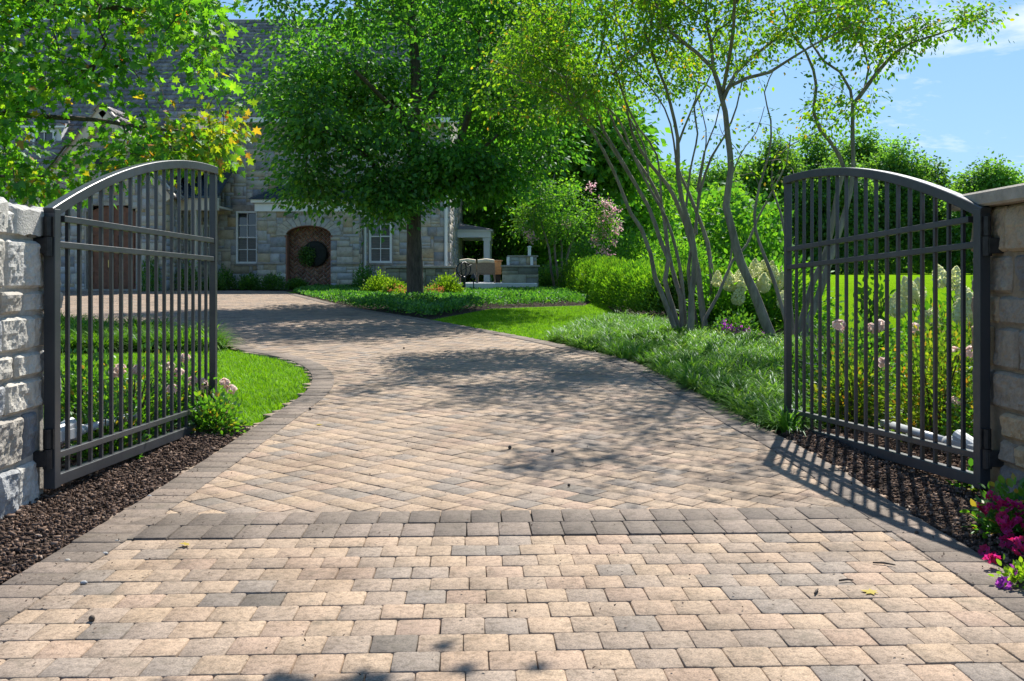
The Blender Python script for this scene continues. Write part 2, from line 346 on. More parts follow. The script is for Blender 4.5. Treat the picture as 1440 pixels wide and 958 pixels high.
lawn_tip = [at(398, 580), at(424, 562), at(437, 548), at(440, 534), at(432, 522), at(410, 511), at(380, 503), at(334, 496), at(300, 480), at(200, 466), at(80, 461)]
right_edge = [(RX, 6.9), at(1065, 605), at(1010, 573), at(965, 550), at(915, 523), at(865, 505), at(840, 500), at(765, 482), at(700, 470), at(640, 459), at(600, 451), at(500, 436), at(415, 415), at(400, 411)]
fx, fy = right_edge[-1]
drive = [(LX, -8), (RX, -8)] + right_edge + [(-9.0, 32.9), (-16, 33.0), (-34, 33.0), (-34, lawn_tip[-1][1])] + lawn_tip[::-1] + [(LX, 8.6)]
def border_strip(path, w, side):
    """offset path to one side (+1 = left of travel)"""
    out = []
    for i, p in enumerate(path):
        a = Vector(path[max(i - 1, 0)]); b = Vector(path[min(i + 1, len(path) - 1)])
        d = (b - a).normalized(); out.append((p[0] - d.y * w * side, p[1] + d.x * w * side))
    return out
def resample(path, step):
    P = [Vector((p[0], p[1], 0)) for p in path]; out = [P[0]]; acc = 0.0
    for a, b in zip(P, P[1:]):
        L = (b - a).length; t = step - acc
        while t <= L: out.append(a + (b - a) * (t / L)); t += step
        acc = (acc + L) % step
    return out
def smooth_path(path, it=3):
    for _ in range(it):
        q = [path[0]]
        for a, b in zip(path, path[1:]):
            q += [(a[0] * .75 + b[0] * .25, a[1] * .75 + b[1] * .25), (a[0] * .25 + b[0] * .75, a[1] * .25 + b[1] * .75)]
        path = q + [path[-1]]
    return path
re_s = smooth_path([(RX, -8), (RX, 2), (RX, 5)] + right_edge, 2)
le_s = smooth_path([(LX, -8), (LX, 2), (LX, 5), (LX, 7.6)] + lawn_tip + [(-34, lawn_tip[-1][1])], 2)
drive = [p for p in re_s] + [(-9.0, 32.9), (-16, 33.0), (-34, 33.0)] + le_s[::-1]
sheet('driveway_base', drive, 0.006, M['joint'], 0.5)

PT = 0.032                      # paver top above ground
def pavers(name, cx, cy, ang, lu, lv, rnd, mat, gap=0.0028, hi=0.0, rough=True, parent=None):
    """pavers centred at cx,cy, length lu along direction ang, lv across; rounded tumbled corners and chamfers"""
    N = len(cx); lu = np.broadcast_to(lu, (N,)); lv = np.broadcast_to(lv, (N,)); ang = np.broadcast_to(ang, (N,))
    hu, hv = (lu - gap) / 2, (lv - gap) / 2; r = 0.008; ch = 0.0032
    def ring(ins, rr):
        u, v = hu - ins, hv - ins
        pts = [(u - rr, -v), (u, -v + rr), (u, v - rr), (u - rr, v), (-u + rr, v), (-u, v - rr), (-u, -v + rr), (-u + rr, -v)]
        return np.stack([np.stack([np.broadcast_to(a, (N,)), np.broadcast_to(b, (N,))], -1) for a, b in pts], 1)
    top, mid = ring(ch, r * 0.8), ring(0, r)
    if rough:
        j = rs.normal(0, 0.0011, mid.shape); top = top + j; mid = mid + j
    ca, sa = np.cos(ang)[:, None], np.sin(ang)[:, None]
    tilt = rs.normal(0, 0.006, (N, 2)); dz = rs.normal(0, 0.0012, N)
    def place(ringp, z):
        x = cx[:, None] + ringp[..., 0] * ca - ringp[..., 1] * sa; y = cy[:, None] + ringp[..., 0] * sa + ringp[..., 1] * ca
        zz = gv(y) + PT + hi + z + dz[:, None] + tilt[:, :1] * (x - cx[:, None]) + tilt[:, 1:] * (y - cy[:, None])
        return np.stack([x, y, zz], -1)
    TV = np.concatenate([place(top, 0), place(mid, -ch * 0.75), place(mid, -0.03 - hi)], 1)
    faces = [tuple(range(8))] + [(i, i + 8, (i + 1) % 8 + 8, (i + 1) % 8) for i in range(8)] + [(i + 8, i + 16, (i + 1) % 8 + 16, (i + 1) % 8 + 8) for i in range(8)]
    faces = [faces[0]] + [tuple(reversed(f)) for f in faces[1:]]
    faces = [faces[0]] + [tuple(reversed(f)) for f in faces[1:]]
    o = inst_mesh(name, TV, faces, rnd, mat, parent); o['kind'] = 'structure'; return o
def flat_pavers(name, cx, cy, ang, lu, lv, rnd, mat, gap=0.009):
    N = len(cx); hu, hv = (lu - gap) / 2, (lv - gap) / 2
    q = np.array([(-hu, -hv), (hu, -hv), (hu, hv), (-hu, hv)]); ca, sa = math.cos(ang), math.sin(ang)
    x = cx[:, None] + q[None, :, 0] * ca - q[None, :, 1] * sa; y = cy[:, None] + q[None, :, 0] * sa + q[None, :, 1] * ca
    TV = np.stack([x, y, gv(y) + PT + rs.normal(0, 0.001, (N, 1))], -1)
    o = inst_mesh(name, TV, [(0, 1, 2, 3)], rnd, mat); o['kind'] = 'structure'; return o
PAVE_A = R(2.3)
def prnd(x, y, n):
    base = rs.uniform(0, 1, n); odd = rs.uniform(0, 1, n)
    return np.where(odd < 0.09, rs.uniform(0, 0.2, n), np.where(odd > 0.992, 1.0, 0.22 + 0.70 * base))
# band frame: u to the right, v forward; the soldier band spans v = 4.70..5.19 at x = 0
ca, sa = math.cos(PAVE_A), math.sin(PAVE_A)
BV0, BV1 = 4.69, 5.19
def uv2xy(u, v): return u * ca - v * sa, u * sa + v * ca
def clip(x, y, poly): return inpoly(x, y, poly)
# near field, squares in running bond
us, vs = [], []; lu0, lv0 = 0.156, 0.160
k = 0; v = BV0 - lv0 / 2
while v > -7.5:
    off = (k % 2) * lu0 / 2 + rs.uniform(-0.012, 0.012)
    n = int(5.2 / lu0)
    us += [(-2.6 + i * lu0 + off) for i in range(n)]; vs += [v] * n
    v -= lv0; k += 1
us, vs = np.array(us), np.array(vs); x, y = uv2xy(us, vs)
m = (x > LX + 0.14) & (x < RX - 0.14); x, y = x[m], y[m]
mm = y > 1.8
pavers('driveway_apron', x[mm], y[mm], PAVE_A, lu0, lv0, prnd(x[mm], y[mm], mm.sum()), M['paver'])
flat_pavers('driveway_apron', x[~mm], y[~mm], PAVE_A, lu0, lv0, prnd(x, y, (~mm).sum()), M['paver'])
# soldier band, two rows
us, vs = [], []
for row, vc in enumerate((BV0 + 0.1225, BV0 + 0.3725)):
    for i in range(34):
        us.append(-2.62 + i * 0.157 + row * 0.02); vs.append(vc)
x, y = uv2xy(np.array(us), np.array(vs)); m = (x > LX + 0.10) & (x < RX - 0.10); x, y = x[m], y[m]
pavers('paving_band', x, y, PAVE_A, 0.156, 0.246, rs.uniform(0, 1, len(x)), M['paver_grey'], hi=0.006)
# main field, laid diagonally
A2 = R(-41); c2, s2 = math.cos(A2), math.sin(A2); L2, W2 = 0.157, 0.157
iu, iv = np.meshgrid(np.arange(-390, 290), np.arange(-60, 330))
uu = iu * L2 + (iv % 2) * L2 / 2 + rs.uniform(-0.01, 0.01, iv.shape[0])[:, None]; vv = iv * W2
x = (uu * c2 - vv * s2).ravel(); y = (uu * s2 + vv * c2).ravel()
m = (y > 4.9) & (y < 33.2) & (x > -22) & (x < 4); x, y = x[m], y[m]
vb = -x * sa + y * ca
m = clip(x, y, drive) & (vb > BV1 - 0.075); x, y = x[m], y[m]
near = y < 13.5
pavers('driveway', x[near], y[near], A2, L2, W2, prnd(x, y, near.sum()), M['paver'])
flat_pavers('driveway', x[~near], y[~near], A2, L2, W2, prnd(x, y, (~near).sum()), M['paver'])
# soldier edging along both sides
def edging(path, side, lim):
    p = resample(path, 0.158); P = [(q.x, q.y) for q in p if q.y < lim and q.y > 1.5 and q.x > -12]
    cx, cy, an = [], [], []
    for i, q in enumerate(P[:-1]):
        a = Vector(P[max(i - 1, 0)]); b = Vector(P[min(i + 1, len(P) - 1)]); d = (b - a).normalized()
        cx.append(q[0] - d.y * 0.118 * side); cy.append(q[1] + d.x * 0.118 * side); an.append(math.atan2(d.y, d.x))
    pavers('driveway_edging', np.array(cx), np.array(cy), np.array(an), 0.158, 0.238, rs.uniform(0.15, 1, len(cx)), M['paver_grey'], hi=0.007)
edging(re_s, 1, 31); edging(le_s, -1, 20)

# ------------------------------------------------------------------ beds
def mulch_patch(name, x0, x1, y0, y1, h=0.03, poly=None):
    st = 0.05
    xs = np.arange(x0, x1 + st / 2, st); ys = np.arange(y0, y1 + st / 2, st)
    V = []
    for y in ys:
        for x in xs:
            e = min(1, min(x - x0, x1 - x, (y - y0), (y1 - y)) / 0.25)
            V.append((x, y, g(y) + 0.008 + max(0, e) * (h + 0.022 * n3((x * 4, y * 4, 1)) + 0.012 * n3((x * 13, y * 13, 5)))))
    nx = len(xs)
    F = [(j * nx + i, j * nx + i + 1, (j + 1) * nx + i + 1, (j + 1) * nx + i) for j in range(len(ys) - 1) for i in range(nx - 1)]
    o = link(name, np_mesh(name, V, [4] * len(F), np.array(F), None, True), M['mulch']); o['kind'] = 'structure'
mulch_patch('mulch_bed', -5.2, LX - 0.005, 0.5, 7.9); mulch_patch('mulch_bed', RX + 0.005, 6.4, 0.5, 7.7)
def mz(x, y): return g(y) + 0.04
def chips(n, x0, x1, y0, y1):
    x = rs.uniform(x0, x1, n); y = y0 + (y1 - y0) * rs.uniform(0, 1, n); P = np.stack([x, y, gv(y) + 0.02 + rs.uniform(0.012, 0.045, n)], 1)
    e = np.minimum(x - x0, x1 - x); P[:, 2] -= np.where(e < 0.12, 0.02, 0)
    a = rs.uniform(0, 6.28, n); L = .0035 + .016 * rs.uniform(0, 1, n) ** 2; W = L * rs.uniform(0.2, 0.55, n)
    d = np.stack([np.cos(a), np.sin(a), rs.normal(0, 0.14, n)], 1); s = np.stack([-np.sin(a), np.cos(a), rs.normal(0, 0.14, n)], 1)
    up = np.cross(d, s); up /= np.linalg.norm(up, axis=1)[:, None]; T = rs.uniform(0.002, 0.006, n)[:, None]
    c = [P + d * L[:, None] * p + s * W[:, None] * q for p, q in ((-1, -.6), (.9, -1), (1, .7), (-.8, 1))]
    return np.stack(c + [v + up * T * 2 for v in c], 1)
TVc = np.concatenate([chips(46000, -3.9, LX - 0.01, 2.3, 7.8), chips(38000, RX + 0.01, 4.6, 2.6, 7.6)])
o = inst_mesh('mulch_chips', TVc, [(4, 5, 6, 7), (0, 1, 5, 4), (1, 2, 6, 5), (2, 3, 7, 6), (3, 0, 4, 7)], np.clip(rs.beta(1.3, 2.0, len(TVc)), 0, 1), M['chip'])
tag(o, 'loose dark brown bark mulch spread below both gate leaves', 'mulch', kind='stuff')

lawn_front_left = [(-2.12, 7.9), (-3.0, 7.85), (-5.2, 7.7), (-8, 8.0), at(-150, 505), at(80, 500), at(200, 499), at(320, 494)] + [(px_, py_) for px_, py_ in [at(380, 505), at(412, 513), at(430, 523), at(436, 534), at(432, 548), at(420, 560), at(395, 577)]]
bed_left = [at(-150, 503), at(80, 500), at(200, 498), at(318, 494), at(298, 481), at(200, 467), at(80, 462), at(-150, 462)]
sheet('planting_bed', bed_left, 0.004, M['mulch'])
bed_tree = [at(408, 414), at(500, 437.5), at(600, 452), at(640, 444), at(690, 434.5), at(760, 432), at(822, 430), at(832, 425), at(822, 417), at(795, 408.5), at(700, 404.5), at(640, 403), (-7.0, 33.6)]
sheet('planting_bed', bed_tree, 0.004, M['mulch'])
lawn_mid = [at(604, 453), at(642, 446), at(692, 436.5), at(760, 434), at(826, 431.5), at(834, 425), at(822, 416), at(800, 409), at(815, 409), at(842, 424), at(862, 440), at(870, 447), at(800, 463), at(768, 480), at(700, 469), at(640, 458)]
hedge_line = [at(806, 413), at(822, 421), at(843, 431), at(868, 442), at(905, 450), at(960, 452), at(1010, 452)]
bed_right = [(RX + .0, 7.3), at(1065, 605), at(1010, 573), at(965, 550), at(915, 523), at(865, 505), at(840, 500.5), at(767, 481), at(800, 465), at(872, 446), at(862, 438), at(842, 423), at(818, 409), at(860, 404), at(960, 424), at(1040, 440), at(1110, 455), at(1180, 478), at(1260, 505), at(1420, 520), at(1500, 560), (6.4, 7.3)]
sheet('planting_bed', bed_right, 0.005, M['mulch'])
bed_house = [(-34, 33.02), (-16, 33.02), (-9.0, 32.92), (-7.2, 32.6), (-7.0, 33.55), (-2.0, 33.5), (-2.0, 36.1), (-34, 36.1)]
sheet('planting_bed', bed_house, 0.004, M['mulch'])

# ------------------------------------------------------------------ blades
def blades(name, X, Y, Z, ang, L, W, lean, rnd, mat, seg=2, curl=0.6):
    """arching blades: root X,Y,Z; heading ang; length L; width W; lean = start tilt from vertical"""
    n = len(X); ts = np.linspace(0, 1, seg + 1); rows = []
    h = np.zeros(n); z = np.zeros(n); th = lean.copy(); side = np.stack([-np.sin(ang), np.cos(ang)], 1)
    for i, t_ in enumerate(ts):
        w = W * (1 - 0.55 * t_ - 0.35 * t_ ** 3) * 0.5
        if i:
            th2 = lean + curl * t_ ** 1.3; h = h + np.sin(th2) * L / seg; z = z + np.cos(th2) * L / seg
        c = np.stack([X + np.cos(ang) * h, Y + np.sin(ang) * h, Z + z], 1)
        if i == seg: rows.append(c)
        else:
            s3 = np.concatenate([side * w[:, None], np.zeros((n, 1))], 1); rows += [c - s3, c + s3]
    TV = np.stack(rows, 1); F = [(2 * i, 2 * i + 1, 2 * i + 3, 2 * i + 2) for i in range(seg - 1)] + [(2 * seg - 2, 2 * seg - 1, 2 * seg)]
    return inst_mesh(name, TV, F, rnd, mat)
def lawn_blades(name, poly, n, L, W, label):
    X, Y = scatter(poly, n); 
    o = blades(name, X, Y, gv(Y), rs.uniform(0, 6.28, n), L * rs.uniform(0.6, 1.2, n), np.full(n, W), rs.uniform(0, 0.6, n), rs.uniform(0, 1, n), M['lf_grass'], 2, 0.7)
    tag(o, label, 'grass', kind='stuff')
lawn_blades('lawn_grass', lawn_front_left, 90000, 0.062, 0.007, 'short bright green grass inside the curve of the drive behind the left gate')
lawn_blades('lawn_grass', lawn_mid, 60000, 0.07, 0.011, 'mown grass strip between dark ground cover and hedge')
def clumps(name, poly, n, per, L, W, mat, label, cat, r=rs, lean1=0.95, curl=1.35):
    cx, cy = scatter(poly, n)
    sc = 0.75 + 0.5 * rs.uniform(0, 1, n)
    k = n * per; ci = np.repeat(np.arange(n), per); a = rs.uniform(0, 6.28, k); rr = 0.05 * np.sqrt(rs.uniform(0, 1, k))
    X = cx[ci] + np.cos(a) * rr; Y = cy[ci] + np.sin(a) * rr
    crnd = rs.beta(2, 2, n); 
    o = blades(name, X, Y, gv(Y) + 0.005, a + rs.normal(0, 0.5, k), L * sc[ci] * rs.uniform(0.65, 1.15, k), np.full(k, W) * rs.uniform(0.7, 1.2, k), rs.uniform(0.05, lean1, k), np.clip(crnd[ci] * 0.75 + rs.uniform(-0.2, 0.35, k), 0, 1), mat, 4, curl)
    return tag(o, label, cat, kind='stuff')
liri_poly = [(RX + 0.1, 7.55), at(1072, 603), at(1016, 571), at(970, 548), at(920, 521.5), at(868, 504), at(842, 499), at(775, 481), at(805, 466), at(868, 449), at(930, 457), at(1000, 468), at(1080, 480), at(1150, 495), at(1210, 520), at(1200, 560), at(1150, 600)]
clumps('liriope_border', liri_poly, 980, 62, 0.30, 0.0165, M['lf_liri'], 'pale striped grassy border plants arching over the right edge of the drive', 'border plants')
clumps('daylily_patch', [at(-60, 500), at(80, 499), at(200, 497), at(314, 493), at(296, 481.5), at(200, 468), at(80, 463), at(-60, 463)], 620, 46, 0.46, 0.022, M['lf_hedge'], 'strappy green border plants between the left lawn and the shaded forecourt', 'border plants')
# ------------------------------------------------------------------ gates
def arch_z(u, L): return 2.165 - 0.53 * ((L - u) / L) ** 2
def make_gate(name, label, hinge_xy, free_xy, droop, inward):
    """leaf from hinge to free end; inward = +1 when its hinge hardware is towards -X"""
    hx_, hy_ = hinge_xy; d = Vector((free_xy[0] - hx_, free_xy[1] - hy_, 0)); L = d.length; d.normalize()
    nrm = Vector((-d.y, d.x, 0)); dv = (d + Vector((0, 0, -math.tan(droop)))).normalized()
    t = thing(name, label, 'gate', (hx_, hy_, 0.0), 0, None)
    def pt(u, z): return Vector((hx_, hy_, 0)) + d * u + Vector((0, 0, z - math.tan(droop) * u))
    up = Vector((0, 0, 1))
    pw = 0.032
    b = MB(); b.obox(pt(0, (0.11 + 1.645) / 2), d * pw, nrm * pw, up * (1.645 - 0.11) / 2, ch=0.003); b.build('hinge_post', M['gate'], t)
    zt = arch_z(L, L)
    b = MB(); b.obox(pt(L, (0.115 + zt - 0.03) / 2), d * 0.025, nrm * 0.025, up * (zt - 0.03 - 0.115) / 2, ch=0.003); b.build('latch_post', M['gate'], t)
    # arched top rail, swept box
    b = MB(); n = 28; ring = []
    for i in range(n + 1):
        u = -0.032 + (L + 0.06) * i / n; zc = arch_z(max(u, 0), L) if u > 0 else arch_z(0, L) + u * 0.42
        zd = (arch_z(min(u + 0.02, L), L) - arch_z(max(u - 0.02, 0), L)) / 0.04 if 0.02 < u < L - 0.02 else (0 if u > 1 else 0.42)
        tn = (d + up * zd).normalized(); nn = tn.cross(nrm).normalized()
        c = pt(u, zc)
        ch = 0.004; w, h = 0.030, 0.030
        for a_, b_ in ((-w + ch, -h), (w - ch, -h), (w, -h + ch), (w, h - ch), (w - ch, h), (-w + ch, h), (-w, h - ch), (-w, -h + ch)): ring.append(c + nrm * a_ + nn * b_)
    fs = [(i * 8 + j, i * 8 + (j + 1) % 8, (i + 1) * 8 + (j + 1) % 8, (i + 1) * 8 + j) for i in range(n) for j in range(8)] + [tuple(range(7, -1, -1)), tuple(n * 8 + j for j in range(8))]
    b.add(ring, fs); b.build('arched_rail', M['gate'], t)
    def rail(nm, z, h, w, u0=0.033, u1=None):
        u1 = u1 or L - 0.026
        b = MB(); a_, e_ = pt(u0, z), pt(u1, z); b.obox((a_ + e_) / 2, (e_ - a_) / 2, nrm * w / 2, Vector((0, 0, h / 2)), ch=0.0025); b.build(nm, M['gate'], t)
    rail('upper_rail', 1.598, 0.036, 0.040, 0.10); rail('upper_rail', 1.452, 0.036, 0.040); rail('lower_rail', 0.285, 0.036, 0.040); rail('bottom_rail', 0.150, 0.062, 0.055)
    npk = 17
    for i in range(npk):
        u = 0.032 + (L - 0.06) * (i + 1) / (npk + 1)
        z1 = arch_z(u, L) - 0.027; z0 = 0.175
        b = MB(); b.obox(pt(u, (z0 + z1) / 2), d * 0.0105, nrm * 0.0105, up * (z1 - z0) / 2, ch=0.0015); b.build('picket', M['gate'], t)
    out = -d
    for zc, s in ((1.50, 1), (0.34, 1)):
        hb = MB(); q = pt(-0.05, zc)
        hb.tube([q + up * 0.10, q - up * 0.005], 0.021, 12); hb.tube([q - up * 0.01, q - up * 0.115], 0.024, 12)
        hb.obox(q + d * 0.014 + up * 0.045, d * 0.006, nrm * 0.03, up * 0.055)
        side = Vector((-inward, 0, 0))
        a = q - up * 0.06
        hb.bar(a + side * 0.0, a + side * 0.15 - d * 0.01, 0.05, 0.085, ch=0.003)
        ho = hb.build('hinge', M['hinge'], t)
        bb = MB(); bb.obox(a + side * 0.135 - d * 0.005, Vector((0, 0.045, 0)), Vector((0.006, 0, 0)), up * 0.055); bb.build('hinge_plate', M['hinge'], ho)
    return t, pt, d, nrm
GL, ptL, dL, nL = make_gate('driveway_gate', 'dark metal gate leaf hung on pale grey stone pier, lawn behind', (-2.53, 5.40), (-2.405, 7.90), R(0.8), 1)
GR, ptR, dR, nR = make_gate('driveway_gate', 'dark metal gate leaf hung on brown stone pier, roses and hydrangeas behind', (2.585, 5.40), (2.255, 8.02), R(2.2), -1)
GL['group'] = GR['group'] = 'pair of open driveway gates'

def opener(name, label, a, b, housing_dir):
    a, b = Vector(a), Vector(b); t = thing(name, label, 'gate opener', (a.x, a.y, 0)); d = (b - a).normalized(); up = Vector((0, 0, 1))
    m = MB(); m.tube([a + d * 0.28, b], 0.027, 14); m.tube([a + d * 0.26, a + d * 0.33], 0.034, 14); m.build('actuator_tube', M['silver'], t, True)
    m = MB(); m.bar(a - d * 0.08, a + d * 0.27, 0.085, 0.095, ch=0.018); m.tube([a + up * 0.01 - d * 0.02, a + d * 0.2 + up * 0.055], 0.042, 12); m.build('motor_housing', M['silver'], t)
    m = MB(); m.tube([b, b + d * 0.10], 0.012, 8); m.bar(b + d * 0.08, b + d * 0.14, 0.05, 0.04); m.build('push_rod', M['steel'], t)
    m = MB(); m.bar(a - d * 0.20, a - d * 0.05, 0.035, 0.05); m.box(a.x - 0.02, a.x + 0.02, a.y + 0.02, a.y + 0.06, 0.01, a.z - 0.03); m.build('bracket', M['hinge'], t)
    pts = [a - d * 0.06 - up * 0.03, a - d * 0.12 - up * 0.10, a - d * 0.1 - up * 0.2, a - d * 0.13 - up * 0.30]
    m = MB(); m.tube(pts, 0.008, 6); m.build('cable', M['cable'], t, True)
opener('gate_opener', 'silver arm opener low behind the gate on the pale grey pier', (-2.74, 5.86, 0.315), (-2.66, 6.78, 0.30), -1)
opener('gate_opener', 'silver arm opener low behind the gate on the brown pier', (2.78, 5.86, 0.235), (2.66, 6.85, 0.235), 1)

# ------------------------------------------------------------------ stone piers (rock-faced blocks)
def rock(mb, c, U, V, N, lu, lv, depth, r, rough=0.013, k=None):
    """one rock-faced stone: face of lu x lv centred at c, bulging along N, running back by depth"""
    nu = max(6, int(lu / 0.0155)); nv = max(6, int(lv / 0.0155)); c, U, V, N = map(Vector, (c, U, V, N)); sd = rs.uniform(0, 100)
    tx, ty = rs.normal(0, 0.05), rs.normal(0, 0.06); prot = rs.uniform(0.0, 0.016)
    vs = []
    for j in range(nv + 1):
        for i in range(nu + 1):
            a, b = i / nu * 2 - 1, j / nv * 2 - 1
            e = max(abs(a), abs(b)); cr = 1 - 0.04 * (abs(a) * abs(b)) ** 5
            x, y = a * lu / 2 * cr, b * lv / 2 * cr
            h = prot + 0.014 * (1 - e ** 16) + rough * (n3((x * 9 + sd, y * 9, sd)) + 0.8 * n3((x * 22, y * 22 + sd, sd)) + 0.6 * n3((x * 48, y * 48 + sd, sd))) * (1 - 0.5 * e ** 6) + (tx * x + ty * y)
            if e >= 0.999: h = min(h, 0.016) - 0.006
            vs.append(c + U * x + V * y + N * h)
    fs = [(j * (nu + 1) + i, j * (nu + 1) + i + 1, (j + 1) * (nu + 1) + i + 1, (j + 1) * (nu + 1) + i) for j in range(nv) for i in range(nu)]
    edge = [i for i in range(nu + 1)] + [j * (nu + 1) + nu for j in range(1, nv + 1)] + [nv * (nu + 1) + i for i in range(nu - 1, -1, -1)] + [j * (nu + 1) for j in range(nv - 1, 0, -1)]
    base = len(vs); vs += [vs[e] - N * depth for e in edge]; n = len(edge)
    fs += [(edge[(i + 1) % n], edge[i], base + i, base + (i + 1) % n) for i in range(n)]
    mb.add(vs, fs, r)
def courses(total, lo, hi):
    out = []; z = 0
    while z < total - lo:
        h = rs.uniform(lo, hi)
        if total - z - h < lo: h = total - z
        out.append((z, z + h)); z += h
    return out
def pier(name, label, x_face, sgn, y0, y1, top, mat, mortar, notches):
    """sgn=+1: the visible face looks to +X"""
    t = thing(name, label, 'gate pier', (x_face - sgn * 0.6, (y0 + y1) / 2, 0)); W = 1.2
    xs = sorted((x_face - sgn * 0.022, x_face - sgn * (W - 0.035)))
    b = MB(); b.box(xs[0], xs[1], y0 + 0.035, y1 - 0.18, -0.05, top - 0.06); b.build('core', mortar, t)
    s = MB()
    for (z0, z1) in courses(top, 0.13, 0.30):
        z0m = z0 - 0.02 if z0 == 0 else z0
        # face towards the drive
        y = y0 + rs.uniform(-0.02, 0.02)
        while y < y1 - 0.02:
            w = min(rs.uniform(0.18, 0.46), y1 - y)
            if y1 - y - w < 0.14: w = y1 - y
            yc, zc = y + w / 2, (z0m + z1) / 2
            cut = False
            for (a0, a1, b0, b1) in notches:
                if yc > a0 and yc < a1 and zc > b0 and zc < b1: cut = True
            skip = False
            for (a0, a1, b0, b1) in notches:
                if y + w > a0 and y < a1 and z1 > b0 and z0m < b1:
                    if y < a0 - 0.1: w2 = a0 - y; yc = y + w2 / 2; rock(s, (x_face - sgn * 0.02, yc, zc), (0, sgn, 0), (0, 0, 1), (sgn, 0, 0), w2 - 0.016, z1 - z0m - 0.016, 0.2, rs.uniform(0, 1))
                    skip = True
            if not skip:
                foot = 0.02 * max(0, 1 - z0 / 0.3)
                last = y + w > y1 - 0.01
                rock(s, (x_face - sgn * 0.02 + sgn * foot, yc, zc), (0, sgn, 0), (0, 0, 1), (sgn, 0, 0), w - 0.016, z1 - z0m - 0.016, 0.32 if last else 0.2, rs.uniform(0, 1))
            y += w
        for (yy, ny) in ((y0, -1), (y1 - 0.16, 1)):      # front and back faces
            x = 0.0
            while x < W - 0.05:
                w = min(rs.uniform(0.2, 0.45), W - x)
                if W - x - w < 0.15: w = W - x
                xc = x_face - sgn * (x + w / 2 + 0.02)
                rock(s, (xc, yy - ny * 0.0, (z0m + z1) / 2), (-ny, 0, 0), (0, 0, 1), (0, ny, 0), w - 0.05, z1 - z0m - 0.016, 0.15, rs.uniform(0, 1)); x += w
    s.build('stone_courses', mat, t, False, fix=False)
    return t
PL = pier('stone_pier', 'pale blue grey rock faced stone pier with bare top beside gate', -2.575, 1, 4.55, 5.62, 1.62, M['pier_cool'], M['mortar'], [(5.36, 5.75, 0.22, 0.52)])
m = MB()
for (a, b_, h) in ((4.5, 5.05, 0.10), (5.06, 5.60, 0.075)): rock(m, (-3.15, (a + b_) / 2, 1.60 + h * 0.5), (1, 0, 0), (0, 1, 0), (0, 0, 1), 1.18, b_ - a - 0.01, 0.13, 0.7, 0.02)
m.build('top_stone', M['pier_cool'], PL, False, fix=False)
PR = pier('stone_pier', 'tan and grey stone pier under an overhanging cap slab beside gate', 2.645, -1, 4.55, 5.68, 1.665, M['pier_warm'], M['mortar_tan'], [(5.34, 5.8, 0.22, 0.52)])
m = MB(); m.box(2.57, 3.95, 4.45, 5.80, 1.66, 1.745, ch=0.012); m.build('cap_slab', M['cap_stone'], PR)
# ------------------------------------------------------------------ house
def HX(px, Y): return (px - 720) / FPX * Y
def HZ(py, Y): return EYE + (HOR - py) / FPX * Y
def ashlar(name, org, U, N, w, h, mat, parent, inside=None, unit=0.115, t=0.02, gap=0.012, seed=3, mx=(2, 6), my=(1, 3)):
    """random-coursed squared stones covering w x h, as one mesh on a wall; inside(u, v) says where there is wall"""
    r = np.random.RandomState(seed); org, U, N = Vector(org), Vector(U), Vector(N); V = Vector((0, 0, 1))
    nu, nv = int(round(w / unit)), int(round(h / unit)); du, dv = w / nu, h / nv; occ = np.zeros((nv, nu), bool)
    if inside:
        for j in range(nv):
            for i in range(nu):
                if not inside((i + .5) * du, (j + .5) * dv): occ[j, i] = True
    TV, rn = [], []
    for j in range(nv):
        for i in range(nu):
            if occ[j, i]: continue
            bw, bh = r.randint(mx[0], mx[1] + 1), r.randint(my[0], my[1] + 1)
            k = 1
            while k < bw and i + k < nu and not occ[j, i + k]: k += 1
            bw = k; k = 1
            while k < bh and j + k < nv and not occ[j + k, i:i + bw].any(): k += 1
            bh = k; occ[j:j + bh, i:i + bw] = True
            a0, a1, b0, b1 = i * du + gap / 2, (i + bw) * du - gap / 2, j * dv + gap / 2, (j + bh) * dv - gap / 2
            tt = t + r.uniform(-0.006, 0.010); q = 0.009
            TV.append([org + U * a + V * b + N * d for a, b, d in ((a0, b0, 0), (a1, b0, 0), (a1, b1, 0), (a0, b1, 0), (a0 + q, b0 + q, tt), (a1 - q, b0 + q, tt), (a1 - q, b1 - q, tt), (a0 + q, b1 - q, tt))])
            rn.append(r.uniform(0, 1))
    return inst_mesh(name, np.array([[list(p) for p in s] for s in TV]), [(4, 5, 6, 7), (0, 1, 5, 4), (1, 2, 6, 5), (2, 3, 7, 6), (3, 0, 4, 7)], rn, mat, parent)
